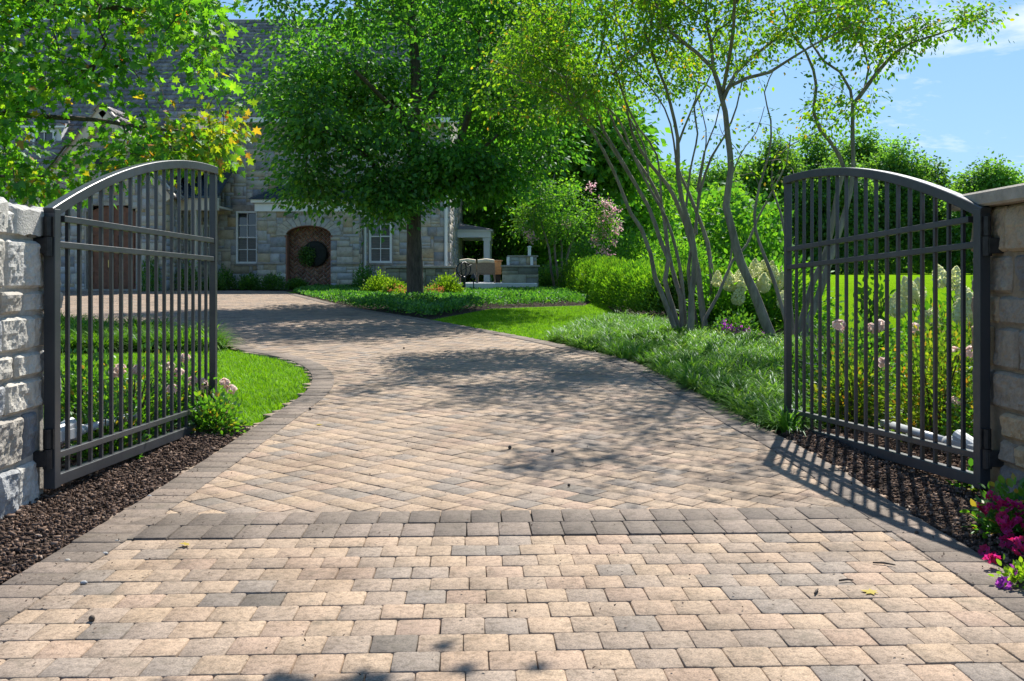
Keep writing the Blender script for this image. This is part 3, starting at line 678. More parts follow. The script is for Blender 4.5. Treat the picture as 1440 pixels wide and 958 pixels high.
def slates(name, poly, e0, e1, mat, parent, row=0.21, seed=1, nrm_up=True):
    """roof plane: poly are 3-D points in one plane; e0 -> e1 is the eave direction; courses lie up the slope"""
    r = np.random.RandomState(seed); P = [Vector(p) for p in poly]; U = (Vector(e1) - Vector(e0)).normalized()
    n = (P[1] - P[0]).cross(P[2] - P[0]).normalized()
    if n.z < 0: n = -n
    S = n.cross(U).normalized()
    if S.z < 0: S = -S
    q = [((p - P[0]).dot(U), (p - P[0]).dot(S)) for p in P]; u0, u1 = min(a for a, b in q), max(a for a, b in q); s0, s1 = min(b for a, b in q), max(b for a, b in q)
    TV, rn = [], []; s = s0; k = 0
    while s < s1:
        u = u0 - r.uniform(0, 0.3)
        while u < u1:
            w = r.uniform(0.18, 0.38); uc, sc = u + w / 2, s + row / 2
            if inpoly(np.array([uc]), np.array([sc]), q)[0]:
                a0, a1 = u + 0.004, u + w - 0.004; lift = 0.09 + r.uniform(-0.008, 0.012); sl = s - 0.02
                TV.append([list(P[0] + U * a + S * b + n * d) for a, b, d in ((a0, sl, 0.0), (a1, sl, 0.0), (a1, s + row, 0), (a0, s + row, 0), (a0, sl, lift), (a1, sl, lift), (a1, s + row, 0.008), (a0, s + row, 0.008))]); rn.append(r.uniform(0, 1))
            u += w
        s += row; k += 1
    return inst_mesh(name, np.array(TV), [(4, 5, 6, 7), (0, 1, 5, 4), (1, 2, 6, 5), (3, 0, 4, 7)], rn, mat, parent)
def window(parent, x0, x1, z0, z1, Y, cols=2, rows=4, depth=0.16, sill=True, name='window'):
    """window in a wall whose outer face is at Y; frame children: pane, blind, sill"""
    b = MB(); fw = 0.075; yo, yi = Y - 0.03, Y + depth
    b.box(x0, x0 + fw, yo, yi, z0, z1, ch=0.006); b.box(x1 - fw, x1, yo, yi, z0, z1, ch=0.006)
    b.box(x0 + fw, x1 - fw, yo + 0.002, yi, z1 - fw, z1, ch=0.006); b.box(x0 + fw, x1 - fw, yo + 0.002, yi, z0, z0 + fw, ch=0.006)
    iw, ih = x1 - x0 - 2 * fw, z1 - z0 - 2 * fw; mw = 0.028
    for i in range(1, cols):
        xc = x0 + fw + iw * i / cols; b.box(xc - mw / 2, xc + mw / 2, Y + 0.03, Y + 0.075, z0 + fw, z1 - fw)
    for j in range(1, rows):
        zc = z0 + fw + ih * j / rows; k = 1.6 if j == rows // 2 and rows > 2 else 1; b.box(x0 + fw, x1 - fw, Y + 0.027, Y + 0.078, zc - mw * k / 2, zc + mw * k / 2)
    o = b.build(name, M['white'], parent)
    p = MB(); p.box(x0 + fw, x1 - fw, Y + 0.085, Y + 0.091, z0 + fw, z1 - fw); p.build('pane', M['glass'], o)
    s = MB(); z = z0 + fw + 0.03
    if z1 - z0 > 1.2: 
        while z < z0 + (z1 - z0) * 0.52: s.obox(((x0 + x1) / 2, Y + 0.07, z), (iw / 2 - 0.02, 0, 0), (0, 0.006, 0.022), (0, -0.003, 0.001)); z += 0.06
        s.build('blind', M['shutter'], o)
    if sill:
        s = MB(); s.box(x0 - 0.06, x1 + 0.06, Y - 0.075, Y + 0.06, z0 - 0.075, z0 - 0.002, ch=0.006); s.build('sill', M['cap_stone'], o)
    return o
HY = 36.0
house = thing('stone_house', 'large grey stone house with slate roof behind the forecourt trees', 'house', (-11, 36, 0.8))
WX0, WX1 = HX(232, HY), HX(632, HY)
Zb, Ze = 0.6, 7.35
win1 = (HX(332, HY), HX(363, HY), HZ(371, HY), HZ(297, HY)); win2 = (HX(519, HY), HX(551, HY), HZ(370, HY), HZ(295, HY)); win0 = (HX(283, HY), HX(304, HY), HZ(366, HY), HZ(316, HY))
upw = []
holes = [win1, win2, win0] + upw
def hole_in(x, z, hs, e=0.0): return any(a - e < x < b + e and c - e < z < d + e for a, b, c, d in hs)
# backing wall with real openings (made of strips around the holes)
def wall_with_holes(name, x0, x1, z0, z1, Y, th, hs, mat, parent):
    xs = sorted({x0, x1} | {h[0] for h in hs} | {h[1] for h in hs}); xs = [x for x in xs if x0 <= x <= x1]; b = MB()
    for a, c in zip(xs, xs[1:]):
        col = sorted([h for h in hs if h[0] < (a + c) / 2 < h[1]], key=lambda h: h[2]); z = z0
        for h in col: b.box(a, c, Y, Y + th, z, h[2]); z = h[3]
        b.box(a, c, Y, Y + th, z, z1)
    return b.build(name, mat, parent)
wall_with_holes('wall', WX0, WX1, Zb, Ze, HY, 0.35, holes, M['mortar'], house)
BX0, BX1 = HX(362, 35.2), HX(505, 35.2)            # the shallow bay with the brick niche
BZ1 = HZ(297, 35.2)
ashlar('stone_facing', (WX0, HY, Zb), (1, 0, 0), (0, -1, 0), WX1 - WX0, Ze - Zb, M['house_stone'], house, lambda u, v: not hole_in(WX0 + u, Zb + v, holes, 0.02) and not (BX0 + .1 < WX0 + u < BX1 - .1 and Zb + v < BZ1 - 0.1), seed=5)
b = MB(); b.box(WX1 - 0.35, WX1, HY + 0.35, HY + 11, Zb, Ze); b.build('wall', M['mortar'], house)
ashlar('stone_facing', (WX1, HY, Zb), (0, 1, 0), (1, 0, 0), 11, Ze - Zb, M['house_stone'], house, seed=6)
for w in (win1, win2): window(house, w[0], w[1], w[2], w[3], HY, 2, 4)
window(house, *win0, HY, 2, 3)
for w in upw: window(house, *w, HY, 2, 4)
# dark rooms behind the glass
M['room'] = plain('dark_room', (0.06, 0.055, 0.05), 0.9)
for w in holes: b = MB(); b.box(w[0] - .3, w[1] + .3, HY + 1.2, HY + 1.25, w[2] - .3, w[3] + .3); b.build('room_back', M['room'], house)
# stone lintels
for w in (win1, win2): b = MB(); b.box(w[0] - .12, w[1] + .12, HY - 0.035, HY + 0.02, w[3] + 0.003, w[3] + 0.22, ch=0.01); b.build('lintel', M['cap_stone'], house)
# main roof
RY, RZ = 42.0, 12.2
EX0, EX1 = -22.5, WX1 + 0.4
ev = Vector((0, HY - 0.45, Ze - 0.25))
slates('roof', [(HX(300, HY), ev.y, ev.z), (EX1, ev.y, ev.z), (EX1 - 0.3, RY, RZ), (HX(300, HY), RY, RZ)], (0, 0, 0), (1, 0, 0), M['slate'], house, 0.30, 11)
b = MB()
sl = (RZ - ev.z) / (RY - ev.y)
b.prism([(HX(300, HY), ev.y, ev.z - .03), (EX1, ev.y, ev.z - .03), (EX1, RY, RZ - .03), (HX(300, HY), RY, RZ - .03)], (0, 0, -0.12)); b.prism([(EX0, RY, RZ - .03), (EX1, RY, RZ - .03), (EX1, RY + 6, Ze - .3), (EX0, RY + 6, Ze - .3)], (0, 0, -0.12)); b.build('roof_deck', M['slate'], house)
b = MB(); b.tube([(EX0, RY, RZ + 0.02), (EX1, RY, RZ + 0.02)], 0.09, 8); b.build('ridge', M['slate'], house)
b = MB(); b.prism([(WX1 - .1, HY, Ze - .4), (WX1 - .1, RY, RZ - .15), (WX1 - .1, 2 * RY - HY, Ze - .4)], (-0.3, 0, 0)); b.build('gable_end', M['mortar'], house)
b = MB(); b.box(HX(300, HY), EX1, ev.y - 0.02, ev.y + 0.06, ev.z - 0.22, ev.z - 0.03, ch=0.01); b.box(HX(300, HY), EX1, ev.y + 0.06, HY - 0.03, ev.z - 0.2, ev.z - 0.17); b.build('eave_board', M['white'], house)
# left wing: lower eave, dormer, gabled entry
LY = 34.6; LE = HZ(232, LY)
slates('roof', [(EX0, LY - .5, LE - .2), (HX(300, HY), LY - .5, LE - .2), (HX(300, HY), RY, RZ), (EX0, RY, RZ)], (0, 0, 0), (1, 0, 0), M['slate'], house, 0.30, 12)
b = MB(); b.prism([(EX0, LY - .5, LE - .24), (HX(300, HY), LY - .5, LE - .24), (HX(300, HY), RY, RZ - .04), (EX0, RY, RZ - .04)], (0, 0, -.12)); b.build('roof_deck', M['slate'], house)
b = MB(); b.box(EX0, HX(232, LY), LY, LY + .3, .6, LE - .1); b.build('wall', M['mortar'], house)
ashlar('stone_facing', (EX0, LY, .6), (1, 0, 0), (0, -1, 0), HX(232, LY) - EX0, LE - .75, M['house_stone'], house, seed=8)
b = MB(); b.box(HX(300, HY) - .15, HX(300, HY) + .05, LY - .45, HY, LE - .3, Ze - .3); b.build('wall', M['mortar'], house)
b = MB(); b.box(EX0, HX(60, LY), LY - .52, LY - .44, LE - .42, LE - .22); b.build('eave_board', M['metal_roof'], house)
# dormer with a white window
DY = 35.3; dx0, dx1, dz0, dz1 = HX(37, DY), HX(86, DY), HZ(229, DY), HZ(176, DY)
d_ = MB(); d_.box(dx0, dx1, DY, DY + 3, dz0 - .3, dz1); dm = d_.build('dormer', M['white'], house)
window(house, HX(48, DY), HX(79, DY), HZ(223, DY), HZ(184, DY), DY - 0.10, 2, 2, 0.09, False, 'dormer_window')
slates('dormer_roof', [(dx0 - .25, DY - .2, dz1 - .05), (dx1 + .25, DY - .2, dz1 - .05), ((dx0 + dx1) / 2 + .01, DY + 2.4, dz1 + 1.1), ((dx0 + dx1) / 2 - .01, DY + 2.4, dz1 + 1.1)], (0, 0, 0), (1, 0, 0), M['slate'], house, 0.2, 14)
b = MB(); b.box(dx0 - .25, dx1 + .25, DY - .22, DY - .12, dz1 - .12, dz1 + .02); b.build('dormer_trim', M['white'], house)
# small hipped dormer further right on the roof
EY = 37.3; ex0, ex1, ez0, ez1 = HX(286, EY), HX(336, EY), HZ(196, EY), HZ(165, EY)
b = MB(); b.box(ex0 + .1, ex1 - .1, EY, EY + 2.5, ez0 - .4, ez1); b.build('dormer', M['cream'], house)
ap = ((ex0 + ex1) / 2, EY + .75, HZ(126, EY))
slates('dormer_roof', [(ex0 - .1, EY - .15, ez1), (ex1 + .1, EY - .15, ez1), ap], (0, 0, 0), (1, 0, 0), M['slate'], house, 0.16, 15)
slates('dormer_roof', [(ex1 + .1, EY - .15, ez1), (ex1 + .1, EY + 3, ez1), (ap[0], EY + 3, ap[2]), ap], (0, 0, 0), (0, 1, 0), M['slate'], house, 0.16, 16)
slates('dormer_roof', [(ex0 - .1, EY + 3, ez1), (ex0 - .1, EY - .15, ez1), ap, (ap[0], EY + 3, ap[2])], (0, 0, 0), (0, -1, 0), M['slate'], house, 0.16, 17)
b = MB(); b.tube([(ex0 - .1, EY - .15, ez1), ap, (ex1 + .1, EY - .15, ez1)], 0.05, 6); b.build('dormer_trim', M['iron'], house)
# gabled entry
GY_ = 33.0; gx0, gx1 = HX(62, GY_), HX(233, GY_); gz0 = HZ(268, GY_); gp = ((gx0 + gx1) / 2, HZ(160, GY_))
dr = (HX(121, GY_), HX(191, GY_), 0.75, HZ(305, GY_)); dcx = (dr[0] + dr[1]) / 2; drad = (dr[1] - dr[0]) / 2; dtop = HZ(289, GY_)
def gable_in(u, v):
    x, z = gx0 + u, .6 + v
    lim = gz0 + (gp[1] - gz0) * (1 - abs(x - gp[0]) / (gp[0] - gx0))
    top = dr[3] + (dtop - dr[3]) * math.sqrt(max(0, 1 - ((x - dcx) / drad) ** 2))
    return z < lim - 0.05 and not (dr[0] - .1 < x < dr[1] + .1 and z < top + .12)
ashlar('stone_facing', (gx0, GY_, .6), (1, 0, 0), (0, -1, 0), gx1 - gx0, gp[1] - .6, M['house_stone'], house, gable_in, seed=9)
b = MB()
b.box(gx0, dr[0], GY_, GY_ + .3, .6, gz0); b.box(dr[1], gx1, GY_, GY_ + .3, .6, gz0); b.box(dr[0], dr[1], GY_ + .001, GY_ + .3, dtop, gz0 - .001)
b.prism([(gx0, GY_, gz0), (gx1, GY_, gz0), (gp[0], GY_, gp[1])], (0, .3, 0))
b.box(gx0, gx0 + .3, GY_ + .3, LY, .6, gz0); b.box(gx1 - .3, gx1, GY_ + .3, HY, .6, gz0); b.build('wall', M['mortar'], house)
ashlar('stone_facing', (gx1, GY_, .6), (0, 1, 0), (1, 0, 0), 3.0, gz0 - .6, M['house_stone'], house, seed=10)
for s, xe in ((-1, gx0), (1, gx1)):
    zo = gz0 - 0.28 ; xo = xe + s * 0.22
    pts = [(xo, gp[0], zo, gp[1] + .12)]
    b = MB(); b.bar((xo, GY_ - .12, zo), (gp[0] + s * .01, GY_ - .12, gp[1] + .10), 0.16, 0.36, up=(0, 0, 1)); b.build('bargeboard', M['cream'], house)
    slates('roof', [(xo + s * .1, GY_ - .35, zo + .02), (xo + s * .1, LY + 4, zo + .02), (gp[0], LY + 4, gp[1] + .32), (gp[0], GY_ - .35, gp[1] + .32)], (0, 0, 0), (0, 1, 0), M['slate'], house, 0.30, 20 + s)
b = MB(); b.prism([(gp[0] - .55, GY_ - .16, gp[1] - .35), (gp[0] + .55, GY_ - .16, gp[1] - .35), (gp[0], GY_ - .16, gp[1] + .30)], (0, .17, 0)); b.build('gable_peak', M['cream'], house)
b = MB(); b.lathe((HX(143, GY_), GY_ - .05, HZ(228, GY_)), [(0.001, -.03), (.2, -.03), (.22, 0.0), (.2, .06), (0.001, .06)], 20, axis='y'); b.build('gable_vent', M['iron'], house)
# arched double door
pts = []
n = 12
for i in range(n + 1):
    a = math.pi * i / n; pts.append((dcx - drad * math.cos(a), GY_ + .18, dr[3] + (dtop - dr[3]) * math.sin(a)))
b = MB(); b.prism([(dr[0], GY_ + .18, .7), *pts, (dr[1], GY_ + .18, .7)], (0, .08, 0)); do = b.build('door', M['door'], house)
b = MB()
for k in range(2):
    xa = dr[0] + .12 + k * drad; xb = xa + drad - .24
    for za, zb in ((.95, 1.5), (1.62, 2.75)):
        b.box(xa, xb, GY_ + .145, GY_ + .18, za, za + .06); b.box(xa, xb, GY_ + .145, GY_ + .18, zb - .06, zb); b.box(xa, xa + .06, GY_ + .146, GY_ + .18, za + .06, zb - .06); b.box(xb - .06, xb, GY_ + .146, GY_ + .18, za + .06, zb - .06)
b.box(dcx - .02, dcx + .02, GY_ + .14, GY_ + .18, .75, dtop - .05); b.build('door_panel', M['door'], do)
b = MB(); b.tube([(dcx - .12, GY_ + .1, 1.6), (dcx - .12, GY_ + .1, 1.85)], .018, 8); b.build('door_handle', M['brass'], do); b = MB(); b.lathe((HX(141, GY_), GY_ + .12, 1.95), [(.001, 0), (.05, .0), (.05, .04), (.001, .05)], 10); b.build('door_bell', M['brass'], do)
b = MB()
for i in range(3): b.box(dr[0] - .6 - .1 * i, dr[1] + .6 + .1 * i, GY_ - .35 - .3 * i, GY_ - .03, .70 - .05 - .1 * i - .05, .95 - .0 - .12 * i - .08)
b.build('door_step', M['cap_stone'], house)
# porch between entry and main wing: blue metal canopy, fascia, column
CY = 34.1; cx0, cx1 = HX(234, CY), HX(308, CY)
b = MB(); b.prism([(cx0, CY - .1, HZ(276, CY)), (cx1, CY - .1, HZ(276, CY)), (cx1, HY - .03, HZ(236, HY)), (cx0, HY - .03, HZ(236, HY))], (0, 0, -.07))
for i in range(7):
    xx = cx0 + .03 + (cx1 - cx0 - .06) * i / 6; b.bar((xx, CY - .1, HZ(276, CY) + .02), (xx, HY - .04, HZ(236, HY) + .02), .03, .05)
b.build('canopy_roof', M['metal_roof'], house)
b = MB(); b.box(cx0, cx1 - .05, CY - .02, CY + .2, HZ(296, CY), HZ(278, CY), ch=.01); b.box(cx0, cx1 - .05, CY + .2, HY - .03, HZ(292, CY), HZ(289, CY)); b.build('canopy_fascia', M['cream'], house)
b = MB(); b.box(HX(268, CY), HX(276, CY), CY, CY + .2, .75, HZ(296, CY), ch=.01); b.box(HX(266, CY), HX(278, CY), CY - .04, CY + .24, .75, 1.0, ch=.01); b.build('porch_column', M['cream'], house)
# bay with brick niche
BY = 35.2
nx0, nx1, nzs, nzt = HX(402, BY), HX(466, BY), HZ(331, BY), HZ(317, BY); ncx = (nx0 + nx1) / 2; nr = (nx1 - nx0) / 2
def nich(x): return nzs + (nzt - nzs) * math.sqrt(max(0, 1 - ((x - ncx) / nr) ** 2))
b = MB(); b.box(BX0, nx0, BY, HY - .001, Zb, BZ1); b.box(nx1, BX1, BY, HY - .001, Zb, BZ1); b.box(nx0, nx1, BY + .01, HY - .001, nzt, BZ1 - .001); b.box(nx0, nx1, BY + .45, HY - .002, Zb, nzt); b.build('bay_wall', M['mortar'], house)
def bay_in(u, v):
    x, z = BX0 + u, Zb + v
    if nx0 - .02 < x < nx1 + .02 and z < nzt + .02: return False
    e = math.hypot((x - ncx) / (nr + .38), max(0, (z - nzs)) / (nzt - nzs + .40))
    return not (z > nzs - .05 and e < 1)
ashlar('stone_facing', (BX0, BY, Zb), (1, 0, 0), (0, -1, 0), BX1 - BX0, BZ1 - Zb, M['house_stone'], house, bay_in, seed=21)
ashlar('stone_facing', (BX1, BY, Zb), (0, 1, 0), (1, 0, 0), HY - BY, BZ1 - Zb, M['house_stone'], house, seed=22)
ashlar('stone_facing', (BX0, HY, Zb), (0, -1, 0), (-1, 0, 0), HY - BY, BZ1 - Zb, M['house_stone'], house, seed=23)
b = MB(); nv = 15
for i in range(nv):
    a0, a1 = math.pi * (i + .05) / nv, math.pi * (i + .95) / nv; q = []
    for a, rr in ((a0, 0), (a1, 0), (a1, .36), (a0, .36)): q.append((ncx - (nr + rr) * math.cos(a), BY - .03, nzs + (nzt - nzs + rr) * math.sin(a)))
    b.prism(q, (0, .2, 0), rs.uniform(0.2, 0.7))
b.build('niche_arch', M['house_stone'], house)
unit = 0.105                                               # brick module of the herringbone
def herring():
    out = []
    for a in range(-30, 31):
        for b_ in range(-30, 31):
            # horizontal brick at (b+2a.., ) and vertical brick; lattice vectors (1,1) and (2,-2) in brick widths
            X0, Z0 = a + 2 * b_, a - 2 * b_
            out.append((X0, Z0, 2, 1)); out.append((X0 + 2 - 0, Z0 - 1 + 0, 1, 2))
    return out
c45 = math.cos(math.pi / 4); TVb = []
for (X0, Z0, w_, h_) in herring():
    u0, u1, v0, v1 = X0 * unit + .008, (X0 + w_) * unit - .008, Z0 * unit + .008, (Z0 + h_) * unit - .008
    pts = [((u - v) * c45, (u + v) * c45) for u, v in ((u0, v0), (u1, v0), (u1, v1), (u0, v1))]
    cxm, czm = sum(p[0] for p in pts) / 4, sum(p[1] for p in pts) / 4
    if abs(cxm) > nr + .1 or not (-.1 < czm < nzt - Zb + .1) or czm + Zb > nich(ncx + max(-nr, min(nr, cxm))) + .1: continue
    f = [(ncx + p[0], BY + .43, Zb + p[1]) for p in pts]; bk = [(p[0], BY + .455, p[2]) for p in f]
    TVb.append(bk + f)
inst_mesh('brick_panel', np.array(TVb), [(4, 5, 6, 7), (0, 1, 5, 4), (1, 2, 6, 5), (2, 3, 7, 6), (3, 0, 4, 7)], rs.uniform(0, 1, len(TVb)), M['brick'], house)
b = MB()
for s, xe in ((-1, nx0), (1, nx1)): b.box(xe - .04, xe + .04, BY - .012, BY + .44, Zb, nzs)
arc = [(ncx - (nr + .03) * math.cos(math.pi * i / 16), nzs + (nzt - nzs + .03) * math.sin(math.pi * i / 16)) for i in range(17)]
for (xa, za), (xb, zb) in zip(arc, arc[1:]): b.prism([(xa, BY - .01, za), (xb, BY - .01, zb), (xb, BY - .01, zb - .06), (xa, BY - .01, za - .06)], (0, .44, 0))
b.build('niche_reveal', M['brick'], house)
b = MB(); zl = HZ(370, BY); b.box(BX0 - .02, nx0 - .02, BY - .07, BY + .02, zl - .05, zl + .03, ch=.01); b.build('ledge', M['cap_stone'], house); b = MB(); b.box(nx1 + .02, BX1 + .02, BY - .07, BY + .02, zl - .05, zl + .03, ch=.01); b.build('ledge', M['cap_stone'], house)
fz0, fz1 = HZ(298, BY) + .005, HZ(281, BY)
b = MB(); b.box(BX0 - .08, BX1 + .08, BY - .1, HY - .025, fz0, fz1 - .14, ch=.01); b.box(BX0 - .2, BX1 + .2, BY - .22, HY - .025, fz1 - .13, fz1, ch=.02); b.build('bay_fascia', M['white'], house)
rz = HZ(264, BY)
b = MB(); o0, o1, oy = BX0 - .28, BX1 + .28, BY - .3; i0, i1 = BX0 + .55, BX1 - .55
b.add([(o0, oy, fz1 + .01), (o1, oy, fz1 + .01), (o1, HY - .03, fz1 + .01), (o0, HY - .03, fz1 + .01), (i0, HY - .03, rz + .12), (i1, HY - .03, rz + .12)], [(0, 1, 5, 4), (1, 2, 5), (3, 0, 4), (0, 3, 2, 1), (2, 3, 4, 5)])
for i in range(11):
    q = (i + .5) / 11; b.bar((o0 + (o1 - o0) * q, oy + .02, fz1 + .02), (i0 + (i1 - i0) * q, HY - .05, rz + .13), .03, .045)
b.build('bay_roof', M['metal_roof'], house)
b = MB(); b.tube([(BX1 + .10, HY - .1, Ze - .3), (BX1 + .10, HY - .1, .75)], .055, 8); b.tube([(WX1 - .12, HY - .1, Ze - .3), (WX1 - .12, HY - .1, .75)], .06, 8); b.build('downspout', M['white'], house)
# planter hung in the niche
pl = thing('wall_planter', 'round dark wreath planter hung on the brick niche', 'wall planter', (HX(436, BY), BY + .36, HZ(358, BY)))
b = MB(); b.lathe((HX(440, BY), BY + .36, HZ(357, BY)), [(.001, -.06), (.30, -.10), (.42, -.07), (.47, 0), (.44, .06), (.001, .06)], 28, axis='y'); b.build('basket', plain('dark_moss', (0.02, 0.022, 0.018), 0.9, var=.5, nscale=20), pl)

# low terrace wall right of the bay
tw = thing('terrace_wall', 'low stone terrace wall with pale capping behind the shade tree', 'garden wall', (HX(585, 33.8), 33.8, .8))
TX0, TX1 = HX(543, 33.8), HX(640, 33.8); TZ = HZ(374, 33.8)
b = MB(); b.box(TX0, TX1, 33.8, 34.2, .6, TZ - .08); b.build('core', M['mortar_tan'], tw)
ashlar('stone_facing', (TX0, 33.8, .6), (1, 0, 0), (0, -1, 0), TX1 - TX0, TZ - .7, M['kitchen_stone'], tw, seed=31)
b = MB(); b.box(TX0 - .05, TX1 + .05, 33.7, 34.3, TZ - .08, TZ, ch=.012); b.build('capping', M['cap_stone'], tw)

# ------------------------------------------------------------------ patio things
PY0 = 32.5
b = MB(); b.box(HX(641, PY0), HX(756, PY0), PY0, 42, .55, HZ(398, PY0 + 1), ch=.02); o = b.build('patio', M['patio'], None); o['kind'] = 'structure'
PZ = HZ(398, PY0 + 1)
k = thing('outdoor_kitchen', 'stone outdoor kitchen counter with raised back and vent pipe', 'counter', (HX(731, 33), 33, PZ))
KX0, KX1, KY = HX(706, 33), HX(757, 33), 33.0; KZ = HZ(373, KY)
b = MB(); b.box(KX0 + .02, KX1 - .02, KY + .02, KY + .9, .5, KZ - .06); b.build('counter_core', M['mortar_tan'], k)
ashlar('counter_facing', (KX0, KY + .02, .5), (1, 0, 0), (0, -1, 0), KX1 - KX0, KZ - .56, M['kitchen_stone'], k, seed=33, unit=.13)
ashlar('counter_facing', (KX1 - .02, KY + .02, .5), (0, 1, 0), (1, 0, 0), .88, KZ - .56, M['kitchen_stone'], k, seed=34, unit=.13)
b = MB(); b.box(KX0 - .05, KX1 + .05, KY - .05, KY + .95, KZ - .06, KZ, ch=.01); b.build('countertop', M['cap_stone'], k)
bz = HZ(359, KY); bx0, bx1 = HX(713, KY), HX(756, KY)
b = MB(); b.box(bx0 + .05, bx1 - .02, KY + .42, KY + .85, KZ, bz - .05); b.build('raised_core', M['mortar'], k)
ashlar('raised_facing', (bx0 + .05, KY + .42, KZ), (1, 0, 0), (0, -1, 0), bx1 - bx0 - .07, bz - KZ - .05, M['house_stone'], k, seed=35, unit=.12)
b = MB(); b.box(bx0, bx1 + .03, KY + .36, KY + .9, bz - .05, bz, ch=.01); b.build('raised_top', M['cap_stone'], k)
for pxx in (712.5, 746): 
    b = MB(); b.box(HX(pxx, KY), HX(pxx + 4, KY), KY + .33, KY + .42, KZ, bz - .052); b.build('trim_post', M['white'], k)
b = MB(); b.tube([(HX(745, KY), KY + .7, bz), (HX(745, KY), KY + .7, HZ(347, KY))], .055, 14); b.lathe((HX(745, KY), KY + .7, HZ(347, KY)), [(.08, 0), (.075, .03), (.001, .05)], 14); b.build('vent_pipe', M['white'], k)
# two high-backed wicker chairs seen from behind
def chair(px0, px1, label, Y=33.6):
    x0, x1 = HX(px0, Y), HX(px1, Y); xc = (x0 + x1) / 2; w = x1 - x0
    t = thing('patio_chair', label, 'patio chair', (xc, Y, PZ), 0, 'wicker chairs on the patio')
    zt = HZ(367.5, Y)
    b = MB(); b.prism([(x0, Y, PZ + .34), (x1, Y, PZ + .34), (x1, Y - .10, zt - .05), (x0, Y - .10, zt - .05)], (0, .06, 0)); b.build('backrest', M['wicker'], t)
    b = MB(); b.box(x0, x1, Y + .02, Y + .62, PZ + .28, PZ + .36, ch=.02); b.build('seat', M['wicker'], t)
    b = MB(); b.box(x0 + .03, x1 - .03, Y + .08, Y + .62, PZ + .36, PZ + .48, ch=.04); b.build('seat_cushion', M['cushion'], t)
    b = MB(); b.obox((xc, Y + .03, (PZ + .44 + zt) / 2 + .02), (w / 2 - .02, 0, 0), (0, .06, .01), (0, -.06, (zt - PZ - .40) / 2), ch=.045); b.tube([(x0 + .03, Y - .08, zt - .01), (xc, Y - .1, zt + .03), (x1 - .03, Y - .08, zt - .01)], .065, 8); b.build('back_cushion', M['cushion'], t)
    for sx in (x0 + .03, x1 - .03):
        for yy in (Y + .03, Y + .58):
            b = MB(); b.tube([(sx, yy, PZ + .3), (sx + (-.03 if sx < xc else .03), yy + (-.05 if yy < Y + .3 else .04), PZ)], [.028, .02], 8); b.build('leg', M['wicker'], t)
        b = MB(); b.tube([(sx, Y - .02, PZ + .62), (sx, Y + .25, PZ + .64), (sx, Y + .55, PZ + .6), (sx, Y + .6, PZ + .34)], .026, 8); b.build('armrest', M['wicker'], t, True)
chair(645.5, 670, 'wicker patio chair with tan cushion beside the dark ring sculpture'); chair(671, 696, 'wicker patio chair with tan cushion beside the orange wooden cabinet')
t = thing('patio_cabinet', 'orange wood cabinet on dark feet between chair and stone counter', 'cabinet', (HX(700, 34.3), 34.3, PZ))
x0, x1 = HX(693, 34.3), HX(705, 34.3); zt, zb = HZ(366, 34.3), HZ(386, 34.3)
b = MB(); b.box(x0, x1, 34.3, 34.8, zb, zt - .03, ch=.01); b.build('body', M['wood'], t)
b = MB(); b.box(x0 - .04, x1 + .04, 34.26, 34.84, zt - .03, zt, ch=.008); b.build('top', M['wood'], t)
b = MB(); b.box(x0 + .03, x1 - .03, 34.34, 34.76, PZ, zb); b.build('base', M['iron'], t)
t = thing('ring_sculpture', 'black metal ring sculpture on a post beside the patio chairs', 'sculpture', (HX(652, 31.6), 31.6, g(31.6)))
cxr, czr = HX(652, 31.6), HZ(379, 31.6)
b = MB()
for q, rot in enumerate((0.2, 1.25)):
    b.tube([(cxr + .23 * math.cos(a) * math.cos(rot), 31.6 + .23 * math.cos(a) * math.sin(rot), czr + .23 * math.sin(a)) for a in np.linspace(0, 6.2832, 25)], .022, 6, caps=False)
b.tube([(cxr - .26, 31.6, czr - .16), (cxr + .26, 31.6, czr + .16)], .012, 6); b.build('ring', M['iron'], t, True)
b = MB(); b.lathe((cxr, 31.6, g(31.6)), [(.16, 0), (.15, .08), (.07, .14), (.06, czr - g(31.6) - .32), (.10, czr - g(31.6) - .26), (.03, czr - g(31.6) - .22)], 12); b.build('post', M['iron'], t, True)
t = thing('path_light', 'dark path light on a thin stake in front of the patio chairs', 'garden light', (HX(666, 31.2), 31.2, g(31.2)))
zl = HZ(389, 31.2)
b = MB(); b.tube([(HX(666, 31.2), 31.2, g(31.2)), (HX(666, 31.2), 31.2, zl)], .018, 6); b.build('stake', M['iron'], t)
b = MB(); b.lathe((HX(666, 31.2), 31.2, zl), [(.11, -.06), (.10, -.03), (.05, .06), (.02, .10)], 12); b.build('lamp_cap', M['iron'], t)
# pavilion
t = thing('garden_pavilion', 'white columned garden pavilion with hipped roof past the house corner', 'pavilion', (HX(650, 43), 43, PZ))
VX0, VX1, VY = HX(590, 41), HX(690, 41), 41.0; vz0, vz1 = HZ(334, VY), HZ(325, VY)
for xx in (HX(680, VY), HX(600, VY)):
    for yy in (VY + .1, VY + 3.6):
        b = MB(); b.box(xx, xx + .26, yy, yy + .26, PZ, vz0, ch=.01); b.box(xx - .04, xx + .30, yy - .04, yy + .30, vz0 - .14, vz0 - .002); b.build('column', M['white'], t)
b = MB(); b.box(VX0, VX1, VY, VY + .3, vz0, vz1); b.box(VX0, VX1, VY + 3.7, VY + 4, vz0, vz1); b.box(VX1 - .3, VX1, VY + .3, VY + 3.7, vz0, vz1); b.box(VX0, VX0 + .3, VY + .3, VY + 3.7, vz0, vz1); b.box(VX0 - .06, VX1 + .08, VY - .08, VY + 4.08, vz1 + .002, vz1 + .06); b.build('beam', M['white'], t)
